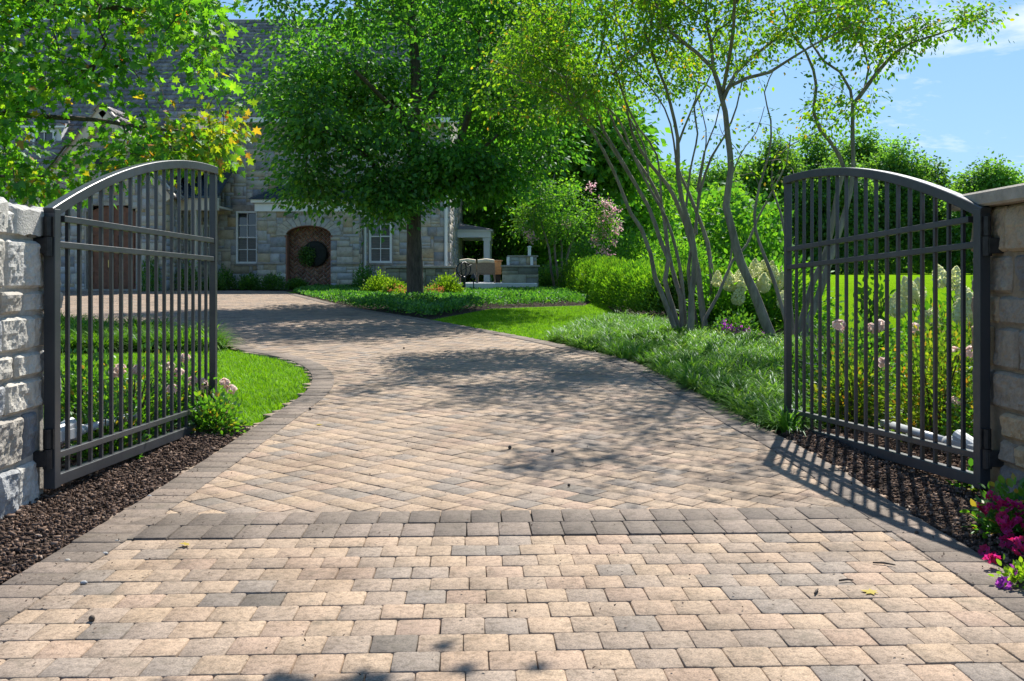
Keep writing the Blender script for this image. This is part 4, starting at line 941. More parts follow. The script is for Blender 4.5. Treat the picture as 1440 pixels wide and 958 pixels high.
b = MB(); a0, a1, c0, c1, zz = VX0 - .1, VX1 + .14, VY - .12, VY + 4.12, vz1 + .065; pk = HZ(314, VY + 2); m0, m1 = VX0 + 1.4, VX1 - 1.4
b.add([(a0, c0, zz), (a1, c0, zz), (a1, c1, zz), (a0, c1, zz), (m0, VY + 2, pk), (m1, VY + 2, pk)], [(0, 1, 5, 4), (1, 2, 5), (2, 3, 4, 5), (3, 0, 4), (0, 3, 2, 1)]); b.build('roof', M['slate'], t)
# ------------------------------------------------------------------ leaves
RHOMB = (np.array([(0, 0, 0), (.30, .42, .07), (0, 1, -.06), (-.30, .42, .07)]), [(0, 1, 2), (0, 2, 3)])
OVAL = (np.array([(0, 0, 0), (.22, .22, .05), (.30, .50, .06), (.18, .8, .0), (0, 1, -.10), (-.18, .8, .0), (-.30, .50, .06), (-.22, .22, .05), (0, .5, -.02)]), [(0, 1, 2, 8), (8, 2, 3, 4), (8, 4, 5, 6), (0, 8, 6, 7)])
LOBED = (np.array([(0, 0, 0), (.10, .22, .02), (.42, .16, .05), (.26, .38, .03), (.50, .62, .02), (.20, .60, .0), (.16, .78, -.03), (0, 1, -.08), (-.16, .78, -.03), (-.20, .60, 0), (-.50, .62, .02), (-.26, .38, .03), (-.42, .16, .05), (-.10, .22, .02)]), [(0, 1, 2, 3, 5, 6, 7), (3, 4, 5), (0, 7, 8, 9, 11, 12, 13), (9, 10, 11)])
def unit(v): return v / np.maximum(np.linalg.norm(v, axis=1), 1e-9)[:, None]
def leafmesh(name, P, size, mat, parent, tpl=RHOMB, axis=None, droop=0.4, flat=0.8, rnd=None, wide=1.0, r=rs):
    n = len(P)
    if axis is None: axis = r.normal(0, 1, (n, 3))
    axis = axis + r.normal(0, .35, (n, 3)); axis[:, 2] -= droop; axis = unit(axis)
    nr_ = r.normal(0, 1, (n, 3)); nr_[:, 2] += flat * 2; nr_ = unit(nr_ - axis * (nr_ * axis).sum(1)[:, None]); sd = np.cross(axis, nr_)
    S = (size * r.uniform(.65, 1.2, n))[:, None]
    T = tpl[0]; TV = np.stack([P + S * (sd * (t[0] * wide) + axis * t[1] + nr_ * t[2]) for t in T], 1)
    return inst_mesh(name, TV, tpl[1], r.uniform(0, 1, n) if rnd is None else rnd, mat, parent)
def grow(stems, targets, seg=0.3, wob=0.12, bend=0.55, r=rs, back=0.0):
    """stems: list of (points, r0, r1). Branches are grown from the stems to every target, nearest first.
    Returns nodes, parents, stem id per node, minimum radius per node, tip node per target"""
    pos, par, sid, rmin, fixed = [], [], [], [], []
    for k, (pts, r0, r1) in enumerate(stems):
        pts = [Vector(p) for p in pts]; tot = sum((b - a).length for a, b in zip(pts, pts[1:])); acc = 0; prev = -1
        # Catmull-Rom through the points
        for i in range(len(pts) - 1):
            p0 = pts[max(i - 1, 0)]; p1, p2 = pts[i], pts[i + 1]; p3 = pts[min(i + 2, len(pts) - 1)]; L = (p2 - p1).length; m = max(1, int(L / seg))
            for j in range(m + (1 if i == len(pts) - 2 else 0)):
                t = j / m; q = 0.5 * ((2 * p1) + (p2 - p0) * t + (2 * p0 - 5 * p1 + 4 * p2 - p3) * t * t + (3 * p1 - p0 - 3 * p2 + p3) * t ** 3)
                pos.append(np.array(q)); par.append(prev); sid.append(k); rmin.append(r0 + (r1 - r0) * min(1, (acc + L * t) / tot)); fixed.append(True); prev = len(pos) - 1
            acc += L
    A = np.zeros((len(pos) + len(targets) * 40, 3)); A[:len(pos)] = pos; n = len(pos)
    T = np.array(targets); d = np.array([np.min(((A[:n] - t) ** 2).sum(1)) for t in T]); order = np.argsort(d); tips = []
    dirs = np.zeros_like(A)
    for i in range(n):
        if par[i] >= 0: v = A[i] - A[par[i]]; dirs[i] = v / max(1e-6, np.linalg.norm(v))
        else: dirs[i] = (0, 0, 1)
    lock = set()
    for o in order:
        t = T[o]; v = t - A[:n]; dist = np.linalg.norm(v, axis=1)
        cosang = (v * dirs[:n]).sum(1) / np.maximum(dist, 1e-6)
        cost = dist * (1 + bend * (1 - cosang)) 
        i = int(np.argmin(cost)); D = dist[i]
        m = max(1, min(30, int(D / seg + .5))); p = A[i].copy(); dr = dirs[i].copy(); prev = i
        for j in range(m):
            rem = t - p; rl = np.linalg.norm(rem); stp = rl / (m - j)
            w = (j + 1) / m; dd = dr * (1 - w) * .9 + rem / max(rl, 1e-6) * (.35 + w); dd = dd / np.linalg.norm(dd)
            p = p + dd * stp if j < m - 1 else t
            if j < m - 1: p = p + r.normal(0, wob * stp, 3)
            A[n] = p; q = p - A[prev]; ql = np.linalg.norm(q); dirs[n] = q / max(ql, 1e-6); dr = dirs[n]
            par.append(prev); sid.append(sid[i]); rmin.append(0.0); prev = n; n += 1
        tips.append((o, prev))
    return A[:n], np.array(par), np.array(sid), np.array(rmin), tips, dirs[:n]
def wood(name, A, par, sid, rmin, rtip, pw, mat, parent, split=False, k=6, flare=0.0):
    n = len(A); cnt = np.zeros(n); has = np.zeros(n, bool)
    for i in range(n - 1, -1, -1):
        if not has[i]: cnt[i] += 1
        if par[i] >= 0: cnt[par[i]] += cnt[i]; has[par[i]] = True
    rad = np.maximum(rmin, rtip * cnt ** pw) * np.array([1 + .13 * n3(p * 3.1) + .07 * n3(p * 9.0) for p in A])
    kids = [[] for _ in range(n)]
    for i in range(n):
        if par[i] >= 0: kids[par[i]].append(i)
    groups = {}
    start = [i for i in range(n) if par[i] < 0]; stack = [(i, -1) for i in start]
    while stack:
        i, pr = stack.pop(); chain = [pr] if pr >= 0 else []
        rr = [min(rad[i] * 1.05, rad[pr])] if pr >= 0 else []
        c = i
        while True:
            chain.append(c); rr.append(rad[c])
            if not kids[c]: break
            ks = sorted(kids[c], key=lambda q: (rmin[q] > 0, rad[q]), reverse=True)
            for q in ks[1:]: stack.append((q, c))
            c = ks[0]
        if len(chain) > 1:
            mb = groups.setdefault(int(sid[i]) if split else 0, MB())
            big = max(rr); kk = 12 if big > .12 else (9 if big > .05 else (6 if big > .02 else (4 if big > .008 else 3)))
            pts = [Vector(A[q]) for q in chain]; mb.tube(pts, [float(x) for x in rr], kk, caps=False)
    return [mb.build(name, mat, parent, True, fix=False) for _, mb in sorted(groups.items())]
def lobe_pts(lobes, r=rs, thr=-0.12, ns=0.7, shell=0.35):
    """random points inside ellipsoids (centre, radii, count), thinned by noise so that gaps stay"""
    out = []
    for (c, rad, n) in lobes:
        got = 0; tries = 0
        while got < n and tries < n * 30:
            tries += 1
            v = r.normal(0, 1, 3); v /= np.linalg.norm(v); q = r.uniform(0, 1) ** shell
            p = np.array(c) + v * q * np.array(rad)
            if n3(p * ns + 7.3) < thr: continue
            out.append(p); got += 1
    return np.array(out)
def around(tips, A, dirs, per, spread, r=rs, along=0.0, fz=.7):
    P, D = [], []
    idx = np.array([t for _, t in tips]); base = A[idx]; dr = dirs[idx]
    P = np.repeat(base, per, 0) + r.normal(0, spread, (len(idx) * per, 3)) * np.array([1, 1, fz]) - np.repeat(dr, per, 0) * r.uniform(0, along, (len(idx) * per, 1))
    D = unit(P - np.repeat(base - dr * spread, per, 0)) 
    return P, D
def tree(name, label, cat, base, stems, lobes, leaf, rtip=0.006, pw=0.42, seg=0.35, bark='bark', group=None, split=False, thr=-0.12, ns=0.7, r=rs, bend=.55, wob=.12, trunkname='trunk', shell=.35, extra=None):
    t = thing(name, label, cat, base, 0, group)
    T = lobe_pts(lobes, r, thr, ns, shell)
    if extra is not None: T = np.concatenate([T, np.array(extra)])
    A, par, sid, rmin, tips, dirs = grow(stems, T, seg, wob, bend, r)
    wood(trunkname, A, par, sid, rmin, rtip, pw, M[bark], t, split)
    P, D = around(tips, A, dirs, leaf['per'], leaf['spread'], r, leaf.get('along', .25), leaf.get('fz', .7))
    leafmesh('crown', P, leaf['size'], M[leaf['mat']], t, leaf.get('tpl', RHOMB), D, leaf.get('droop', .4), leaf.get('flat', .8), None, leaf.get('wide', 1.0), r)
    return t, A, tips, dirs

# --- big shade tree on the round bed
bx, by = HX(584, 25), 25.0; bz = g(25)
def S(px, py, Y): return P3(px, py, Y)
tree('shade_tree', 'big round crowned shade tree with straight dark trunk before the house', 'tree', (bx, by, bz),
     [([(bx, by, bz - .1), (bx, by, bz + .15), (bx - .02, by, bz + 1.2), S(582, 300, 25), S(583, 200, 25), S(585, 110, 25), S(578, 0, 25), S(582, -110, 25)], .235, .06),
      ([S(582, 306, 25), S(560, 290, 24.9), S(545, 262, 24.7), S(520, 225, 24.3), S(478, 190, 23.5)], .085, .04),
      ([S(583, 262, 25), S(620, 232, 24.8), S(648, 195, 24.5), S(670, 110, 24.3), S(676, 30, 24)], .10, .05),
      ([S(584, 285, 25), S(625, 262, 24.4), S(662, 225, 24), S(700, 190, 23.6)], .08, .035),
      ([S(583, 190, 25), S(555, 150, 25.4), S(520, 118, 26), S(470, 70, 26.5)], .09, .04),
      ([S(583, 205, 25), S(560, 160, 24.2), S(540, 140, 23), S(500, 100, 22)], .08, .04),
      ([S(584, 180, 25), S(610, 130, 25.5), S(630, 50, 26.5), S(640, -40, 27)], .08, .04)],
     [((bx, by, 7.6), (4.3, 4.0, 4.6), 290), ((bx + 3.7, by + .3, 7.4), (1.7, 2.2, 2.5), 46), ((bx - 2.5, by - .6, 5.5), (2.1, 2.2, 1.5), 70), ((bx + 2.0, by - .3, 4.6), (1.9, 2.2, 1.6), 55), ((bx - 1.7, by - 1.0, 3.45), (1.35, 1.3, .65), 28), ((bx + .3, by - 2, 4.4), (2.2, 1.4, 1.3), 22), ((bx + 1.2, by + .3, 3.75), (1.4, 1.4, .5), 20), ((bx - .9, by - 1.2, 3.0), (.8, .8, .5), 14)],
     dict(per=108, spread=.42, size=.150, mat='lf_oak', droop=.6, flat=.7, along=.6, fz=.38, tpl=RHOMB, wide=1.1), rtip=.007, pw=.40, seg=.4, thr=.08, ns=.5)

# --- maple reaching in from the left
mt = thing('maple_tree', 'maple with yellow and orange tinged leaves reaching over the left gate', 'tree', (-8.4, 10.6, g(10.6)))
def pl_(cx, cy, rx, ry, n, Y0=8.7, Y1=10.6):
    out = []
    while len(out) < n:
        a, q = rs.uniform(0, 6.28), math.sqrt(rs.uniform(0, 1)); px, py, Y = cx + rx * q * math.cos(a), cy + ry * q * math.sin(a), rs.uniform(Y0, Y1)
        p = np.array(P3(px, py, Y))
        if n3(p * 1.5) < -.22: continue
        out.append(p)
    return out
T = pl_(30, 45, 140, 95, 100) + pl_(10, 70, 95, 85, 40) + pl_(235, 18, 90, 36, 46) + pl_(150, 125, 110, 40, 12) + pl_(295, 60, 24, 62, 24) + pl_(10, 165, 60, 34, 26) + pl_(205, 205, 95, 18, 26) + pl_(25, 240, 52, 32, 34) + pl_(-130, 80, 110, 150, 60, 8.5, 11.5) + pl_(0, -100, 330, 90, 150, 8, 11.5) + pl_(120, 245, 40, 22, 12)
T2 = pl_(285, 205, 50, 30, 42) + pl_(195, 235, 26, 12, 5) + pl_(55, 262, 16, 12, 5) + pl_(318, 172, 18, 20, 8)
def off_dormer(p):
    px, py = 720 + FPX * p[0] / p[1], HOR - FPX * (p[2] - EYE) / p[1]; return not (22 < px < 102 and 160 < py < 238)
T = [p for p in T if off_dormer(p)]
A, par, sid, rmin, tips, dirs = grow([([(-8.4, 10.6, g(10.6) - .1), (-8.4, 10.6, .5), (-8.3, 10.5, 2.3), (-8.0, 10.4, 4.2), (-7.6, 10.2, 6.5)], .24, .10),
    ([(-8.33, 10.5, 2.2), P3(-190, 235, 10.2), P3(-60, 195, 9.9), P3(10, 160, 9.8), P3(72, 120, 9.8), P3(128, 111, 9.7), P3(181, 83, 9.6)], .085, .018),
    ([P3(10, 160, 9.8), P3(75, 165, 9.6), P3(137, 169, 9.5), P3(205, 180, 9.4), P3(250, 184, 9.4), P3(292, 200, 9.3)], .028, .012),
    ([(-8.3, 10.5, 2.0), P3(-200, 262, 9.9), P3(-80, 250, 9.6), P3(10, 248, 9.5), P3(60, 248, 9.5), P3(92, 205, 9.5)], .04, .009),
    ([(-8.0, 10.4, 4.0), P3(-160, 20, 10), P3(0, 0, 9.8), P3(150, 10, 9.6), P3(250, 20, 9.5)], .07, .02)], T + T2, .22, .16, .6)
wood('trunk', A, par, sid, rmin, .0035, .42, M['bark'], mt)
ng = [t for t in tips if t[0] < len(T)]; ny = [t for t in tips if t[0] >= len(T)]
P, D = around(ng, A, dirs, 17, .15, rs, .25); leafmesh('crown', P, .098, M['lf_maple'], mt, LOBED, D, .55, .55)
P, D = around(ny, A, dirs, 19, .13, rs, .2); leafmesh('crown', P, .092, M['lf_turn'], mt, LOBED, D, .55, .55)

# --- crape myrtles right of the drive
def crape(label, base, stems, lobes, per=13, size=.085, extra=None, spread=.125, rtip=.0042):
    return tree('crape_myrtle', label, 'tree', base, stems, lobes, dict(per=per, spread=spread, size=size, mat='lf_crape', tpl=OVAL, droop=.45, flat=.7, along=.55, fz=.6), rtip=rtip, pw=.42, seg=.22, bark='crape_bark', group='multi stemmed crape myrtles beside the drive', split=True, thr=-.16, ns=1.0, bend=.9, wob=.16, trunkname='stem', shell=.45, extra=extra)
def SP(Y, dY, *pp):
    """stem through photo positions; leans by dY in depth from foot to top"""
    n = len(pp); return [P3(x, y, Y + dY * i / (n - 1)) for i, (x, y) in enumerate(pp)]
gA = at(962, 473)
Yc = 16.2
crA = [(SP(Yc, -.6, (951, 480), (949, 462), (932, 417), (921, 390), (915, 357), (902, 322), (887, 300), (865, 245), (849, 213), (823, 166), (793, 103), (774, 72)), .060, .012),
       (SP(Yc, .1, (957, 482), (954, 462), (946, 432), (935, 395), (940, 365), (930, 342), (920, 312), (912, 291), (887, 248), (868, 215), (849, 185), (838, 150), (830, 116), (846, 69), (852, 30)), .058, .014),
       (SP(Yc, .8, (959, 482), (957, 417), (950, 395), (940, 355), (931, 291), (912, 250), (896, 226), (880, 204), (865, 179), (849, 147), (800, 110), (760, 120)), .055, .012),
       (SP(Yc - .2, -.4, (971, 488), (972, 440), (972, 417), (976, 387), (977, 357), (972, 325), (959, 282), (953, 244), (953, 194), (937, 125), (924, 94), (905, 40)), .075, .016),
       (SP(Yc - .2, .9, (986, 486), (987, 470), (992, 447), (1010, 415), (1030, 367), (1050, 345), (1067, 305), (1090, 262), (1106, 228), (1112, 190)), .042, .010),
       (SP(Yc + .4, .5, (995, 476), (990, 450), (985, 412), (982, 382), (970, 335), (958, 300), (940, 262), (915, 232), (890, 190), (880, 140), (873, 95)), .075, .015),
       (SP(Yc + .8, .8, (990, 470), (1000, 420), (1000, 375), (995, 342), (982, 305), (968, 270), (950, 225), (962, 180), (978, 140), (985, 92)), .060, .012),
       (SP(Yc + .6, .2, (983, 476), (975, 430), (968, 380), (978, 320), (984, 272), (1000, 222), (1020, 190), (1036, 150), (1045, 105)), .050, .012),
       (SP(Yc + .2, -.7, (966, 486), (962, 430), (955, 370), (938, 310), (915, 268), (892, 222), (870, 168), (835, 140), (790, 135), (752, 150)), .046, .010)]
crA = [(p, a_ * .78, b_ * .9) for p, a_, b_ in crA]
for d0, d1, pp in ((0, -.9, ((955, 262), (953, 244), (943, 175), (924, 135), (896, 103), (866, 82))), (.3, 1.2, ((912, 250), (905, 204), (874, 147), (849, 103), (835, 60))), (.2, .9, ((965, 290), (971, 238), (981, 188), (976, 150), (993, 119), (1010, 80))), (.2, -.6, ((980, 270), (990, 216), (1006, 175), (1012, 150), (1035, 112), (1060, 95))), (0, -1.0, ((931, 300), (924, 219), (899, 182), (880, 144), (868, 106), (850, 62))), (.5, 1.0, ((980, 330), (981, 282), (993, 200), (990, 169), (981, 138), (960, 92))), (-.4, -1.4, ((865, 245), (849, 213), (822, 170), (800, 140), (755, 120), (722, 112))), (.4, .2, ((912, 291), (880, 240), (845, 190), (800, 160), (752, 165), (715, 160))), (.6, 1.5, ((1020, 400), (1030, 340), (1022, 280), (1040, 220), (1064, 185), (1075, 150)))):
    crA.append((SP(Yc + d0, d1, *pp), .020, .006))
crape('crape myrtle with a dozen slender grey stems fanning from one clump', (gA[0], gA[1], g(gA[1])), crA,
      [((1.5, 15.9, 5.5), (2.3, 2.0, 1.35), 300), ((.35, 15.6, 4.55), (1.15, 1.5, 1.05), 130), ((2.9, 16.4, 5.0), (1.3, 1.6, 1.0), 80), ((1.0, 15.4, 4.6), (1.2, 1.2, .6), 60), ((1.6, 14.8, 6.6), (2.4, 2.2, .9), 90)], per=30, size=.07)
gB = at(1091, 489)
crB = [(SP(15.0, -.3, (1093, 496), (1090, 484), (1077, 455), (1060, 410), (1042, 370), (1035, 347), (1030, 325), (1021, 291), (1028, 238), (1024, 195), (1020, 157), (1015, 138), (1003, 97), (981, 75), (946, 47), (927, 19), (915, -30)), .088, .018),
       (SP(14.8, -.8, (1016, 142), (1025, 122), (1050, 110), (1082, 102), (1110, 84), (1150, 60), (1190, 40)), .040, .010),
       (SP(14.8, .6, (1024, 124), (1034, 104), (1050, 88), (1080, 63), (1110, 40), (1140, 0), (1160, -40)), .034, .010),
       ([P3(1015, 138, 14.9), Vector((3.05, 13.5, 4.75)), Vector((2.75, 12.3, 5.45)), Vector((2.35, 11.2, 5.9))], .034, .010),
       ([Vector((3.0, 13.2, 4.95)), Vector((3.5, 12.1, 5.6)), Vector((3.3, 11.0, 6.0))], .024, .008),
       (SP(14.8, .2, (1003, 97), (1000, 60), (992, 20), (1000, -40)), .032, .010)]
crB = [(p, a_ * .9, b_ * .9) for p, a_, b_ in crB]
crape('crape myrtle with one thick leaning trunk nearest the right gate', (gB[0], gB[1], g(gB[1])), crB,
      [((3.5, 14.6, 5.3), (2.0, 1.8, .95), 170), ((4.6, 14.2, 5.1), (1.3, 1.3, .6), 62), ((2.6, 14.2, 5.8), (1.7, 1.8, .9), 110), ((3.9, 14.6, 6.3), (2.6, 2.0, .7), 80), ((2.5, 11.5, 5.95), (1.7, 1.5, .5), 85), ((3.3, 12.9, 5.7), (1.4, 1.0, .5), 40)], per=24, size=.07)
gC = at(1126, 493)
crC = [(SP(14.8, .3, (1122, 500), (1123, 470), (1143, 398), (1155, 373), (1168, 330), (1177, 276), (1187, 237), (1168, 200), (1153, 183), (1144, 158), (1148, 121), (1144, 99), (1133, 73), (1116, 51), (1100, 10)), .055, .013),
       (SP(14.6, 0, (1130, 500), (1131, 470), (1149, 423), (1164, 376), (1184, 314), (1196, 270), (1200, 237), (1199, 190), (1199, 149), (1196, 127), (1181, 101), (1158, 86), (1140, 60)), .060, .014),
       (SP(14.6, -.3, (1199, 149), (1215, 127), (1232, 104), (1257, 75), (1282, 60), (1310, 51), (1344, 40), (1388, 22)), .036, .006),
       (SP(14.7, .4, (1215, 127), (1222, 95), (1212, 60), (1208, 20), (1215, -30)), .020, .008),
       (SP(14.9, .8, (1120, 498), (1112, 430), (1108, 360), (1098, 300), (1085, 262), (1086, 228), (1110, 205), (1140, 190), (1162, 178)), .030, .006),
       (SP(14.9, .9, (1118, 498), (1090, 400), (1062, 320), (1068, 262), (1082, 215), (1084, 170), (1075, 130), (1090, 95)), .034, .008)]
ex = [P3(rs.normal(1235, 30), rs.normal(55, 28), rs.uniform(14, 15.2)) for _ in range(46)] + [P3(rs.normal(1300, 28), rs.normal(42, 14), rs.uniform(14, 14.8)) for _ in range(30)] + [P3(rs.normal(1365, 22), rs.normal(22, 14), rs.uniform(14, 14.6)) for _ in range(26)] + [P3(rs.normal(1175, 26), rs.normal(150, 22), rs.uniform(14.2, 15.2)) for _ in range(34)] + [P3(rs.normal(1212, 12), rs.normal(158, 10), 14.6) for _ in range(7)] + [P3(rs.normal(1062, 35), rs.normal(205, 40), rs.uniform(14.5, 15.6)) for _ in range(14)]
crape('crape myrtle rising behind the right gate with a long limb to the right', (gC[0], gC[1], g(gC[1])), crC, [((4.9, 14.8, 5.3), (1.3, 1.2, .8), 50)], per=18, size=.07, extra=[np.array(e) for e in ex], spread=.11)

# --- pink crape myrtle by the patio
def blossoms(parent, pts, mat, n, size, spread, name='blossom', tall=1.0):
    for p in pts:
        P = np.array(p) + rs.normal(0, 1, (n, 3)) * np.array([spread, spread, spread * tall])
        leafmesh(name, P, size, M[mat], parent, RHOMB, None, 0, .3, None, 1.4)
gP = at(789, 407); Yp = gP[1]
pk, A_, tips_, dirs_ = tree('crape_myrtle', 'crape myrtle with pink flower clusters at the end of the hedge', 'tree', (gP[0], Yp, g(Yp)),
    [(SP(Yp, -.5, (781, 410), (775, 380), (772, 350), (760, 310), (752, 275)), .05, .02), (SP(Yp, .5, (786, 410), (783, 375), (780, 345), (790, 300), (800, 262)), .05, .02), (SP(Yp, 0, (792, 410), (797, 380), (800, 350), (822, 310), (840, 285)), .05, .02), (SP(Yp, .9, (788, 410), (790, 370), (788, 330), (775, 285), (780, 245)), .04, .02)],
    [((HX(790, Yp), Yp, HZ(290, Yp)), (1.75, 1.5, 1.15), 130), ((HX(842, Yp), Yp - .2, HZ(315, Yp)), (.55, .8, .8), 34), ((HX(745, Yp), Yp, HZ(315, Yp)), (.75, .9, .6), 30)],
    dict(per=34, spread=.20, size=.115, mat='lf_back', tpl=RHOMB, droop=.5, flat=.6, along=.3), rtip=.005, pw=.42, seg=.3, bark='crape_bark', split=True, thr=-.1, trunkname='stem')
pts = [P3(x, y, Yp - .9) for x, y in ((858, 300), (866, 296), (850, 305), (845, 314), (862, 310), (870, 318), (866, 325), (848, 323), (852, 332), (836, 335), (838, 342), (862, 340), (846, 352), (854, 358), (860, 362), (742, 329), (748, 335), (797, 316), (832, 262), (846, 285), (856, 288))]
blossoms(pk, pts, 'pink', 46, .075, .095)

# --- trees beyond the house and patio
def bgtree(label, X, Y, H, rx, lobes, name='broadleaf_tree', mat='lf_back', per=46, spread=.5, size=.34, group='trees beyond the patio', tr=.22, r=rs, ry=None, cnt=150, low=.25, thr=-.12):
    z = g(Y); cz = z + H * (low + (1 - low) / 2); ry = ry or rx
    L = [((X, Y, cz), (rx, ry, H * (1 - low) / 2), cnt)] + [((X + a * rx, Y + b * ry, z + c * H), (rx * s, ry * s, H * s * .45), k) for a, b, c, s, k in lobes]
    return tree(name, label, 'tree', (X, Y, z), [([(X, Y, z - .2), (X + .1, Y, z + H * .25), (X - .1, Y + .1, z + H * .55), (X + .1, Y, z + H * .85)], tr, tr * .3)], L,
                dict(per=per, spread=spread, size=size, mat=mat, tpl=RHOMB, droop=.5, flat=.6, along=.6, wide=1.2), rtip=.012, pw=.40, seg=.8, thr=thr, ns=.35, group=group, r=r)
bgtree('tall dark tree rising behind the pavilion roof', HX(655, 52), 52, 17.5, 4.6, [(-.6, 0, .35, .5, 40), (.5, -.3, .3, .5, 40)], cnt=230, low=.06)
bgtree('bright green tree directly behind the stone outdoor kitchen', HX(745, 47), 47, 12.5, 3.4, [(.4, -.4, .25, .55, 40), (-.4, -.3, .2, .5, 30)], cnt=190, low=.04)
bgtree('dark trunked tree behind the pink crape myrtle', HX(817, 42), 42, 8.8, 3.0, [(.3, -.3, .55, .5, 40)], cnt=150, low=.18)
bgtree('rounded tree above the far end of the hedge', HX(875, 54), 54, 9.3, 3.2, [(.2, -.3, .2, .6, 40)], cnt=150, low=.02)
bgtree('tree crown showing over the slate roof at the upper left', HX(165, 56), 56, 20.5, 5.0, [(.3, -.3, .8, .5, 40)], cnt=150, low=.45)
bgtree('tall tree behind the house corner above the roof end', HX(560, 58), 58, 18.5, 5.5, [(.5, -.3, .6, .5, 50)], cnt=170, low=.4)
# far tree line across the field
far = [(905, 100, 11.0, 4.0, 'pale green far tree showing between the thin crape stems'), (948, 118, 11.6, 4.2, 'far tree behind the middle of the crape myrtle clump'), (990, 112, 11.7, 4.0, 'low far tree behind the clump and the leaning trunk'), (1032, 120, 12.8, 4.4, 'far tree directly behind the leaning crape trunk'), (1078, 116, 15.1, 4.6, 'far tree just left of the right gate'),
       (1128, 122, 16.2, 4.8, 'far tree over the free end of the right gate'), (1172, 116, 13.1, 4.5, 'far tree behind the two stems beyond the gate'), (1204, 128, 18.2, 4.8, 'tallest narrow tree of the far tree line'), (1248, 120, 15.2, 4.8, 'broad far tree over the peak of the right gate'), (1292, 124, 13.0, 4.6, 'far tree right of the gate peak'),
       (1335, 118, 9.6, 4.0, 'low far tree filling the dip before the cap slab'), (1383, 112, 12.3, 3.7, 'far tree standing above the cap slab of the brown pier'), (1425, 120, 10.6, 3.8, 'last far tree above the brown pier'), (1475, 118, 11, 5.5, 'far tree hidden mostly behind the brown pier'), (1540, 120, 15, 6, 'far tree beyond the brown pier and outside the gate')]
for i, (px, Y, H, rx, lb) in enumerate(far[:14]):
    rr = np.random.RandomState(100 + i)
    bgtree(lb, HX(px, Y), Y, H, rx, [(.5, -.3, .75, .42, 26), (-.5, -.3, .7, .45, 26), (.1, -.5, .9, .35, 20), (0, -.4, .3, .6, 36)], 'field_tree', 'lf_far', 80, .8, .42, 'tree line across the field', .3, rr, cnt=105, low=.10 if i not in (8, 9, 10) else .2)
# far wood behind the tree line, one mass down to the ground
n = 36000; X = rs.uniform(8, 100, n); Y = rs.uniform(134, 150, n); hgt = np.array([6.3 + 2.0 * n3((x * .12, 3.1, 1)) for x in X]) * rs.uniform(0, 1, n) ** 1.15
o = leafmesh('woodland', np.stack([X, Y, gv(Y) + hgt], 1), .95, M['lf_far'], None); tag(o, 'dark wood closing the far side of the field', 'woods', kind='stuff')
n = 15000; X = rs.uniform(-7, 19, n); Y = rs.uniform(66, 76, n); hgt = np.array([6.2 + 1.8 * n3((x * .25, 8.1, 1)) for x in X]) * rs.uniform(0, 1, n) ** 1.1
o = leafmesh('woodland', np.stack([X, Y, gv(Y) + hgt], 1), .55, M['lf_back'], None); tag(o, 'dark leafy undergrowth closing the view behind patio and hedge', 'woods', kind='stuff')
# --- limb hanging over the drive from a tree outside the picture on the right
ot = thing('overhanging_tree', 'tree outside the right edge whose limb shades the apron', 'tree', (6.8, 6.4, g(6.4)))
T = [np.array((rs.normal(.66, .20), rs.normal(6.25, .10), rs.normal(4.75, .11))) for _ in range(34)] + [np.array((rs.normal(6.6, 1.0), rs.normal(6.2, 1.0), rs.normal(6.6, .8))) for _ in range(50)]
A, par, sid, rmin, tips, dirs = grow([([(6.8, 6.4, -.1), (6.75, 6.4, 2), (6.7, 6.3, 4.2), (6.6, 6.3, 6)], .2, .08), ([(6.7, 6.3, 4.0), (5.0, 5.9, 4.9), (3.2, 5.6, 5.2), (1.6, 5.8, 5.0), (.8, 6.0, 4.85)], .06, .015)], T, .25, .15)
wood('trunk', A, par, sid, rmin, .004, .42, M['bark'], ot)
P, D = around(tips, A, dirs, 12, .16); leafmesh('crown', P, .15, M['lf_maple'], ot, LOBED, D, .5, .7)
# ------------------------------------------------------------------ shrubs and flowers
def shrub(name, label, cat, X, Y, rx, h, n, size, mat, group=None, tpl=RHOMB, ry=None, z0=None, low=.0, stems=6, droop=.3, lump=.25, flat=.7, shell=.4, wide=1.0, spiky=0.0):
    z = g(Y) if z0 is None else z0; t = thing(name, label, cat, (X, Y, z), 0, group); ry = ry or rx; sd = rs.uniform(0, 50)
    v = unit(rs.normal(0, 1, (n, 3))); v[:, 2] = np.abs(v[:, 2]) * (1 - low) + low * rs.uniform(-.3, 1, n); q = rs.uniform(0, 1, n) ** shell
    lm = np.array([1 + lump * (n3((a[0] * 2.2 + sd, a[1] * 2.2, a[2] * 2.2)) * 1.6) for a in v])
    P = np.stack([X + v[:, 0] * q * lm * rx, Y + v[:, 1] * q * lm * ry, z + .03 + v[:, 2] * q * lm * h * .95], 1)
    P += rs.normal(0, size * .5, P.shape); P[:, 2] = np.maximum(P[:, 2], z + .02)
    ax = v + np.array([0, 0, .5 + spiky])
    leafmesh('foliage', P, size, M[mat], t, tpl, ax, droop - spiky, flat, None, wide)
    m = MB()
    for i in range(stems):
        a = rs.uniform(0, 6.28); e = rs.uniform(.3, .8)
        m.tube([(X + .05 * math.cos(a), Y + .05 * math.sin(a), z - .02), (X + rx * e * .5 * math.cos(a), Y + ry * e * .5 * math.sin(a), z + h * .45), (X + rx * e * math.cos(a), Y + ry * e * math.sin(a), z + h * .8)], [.012, .008, .004], 5)
    m.build('stem', M['twig'], t)
    return t
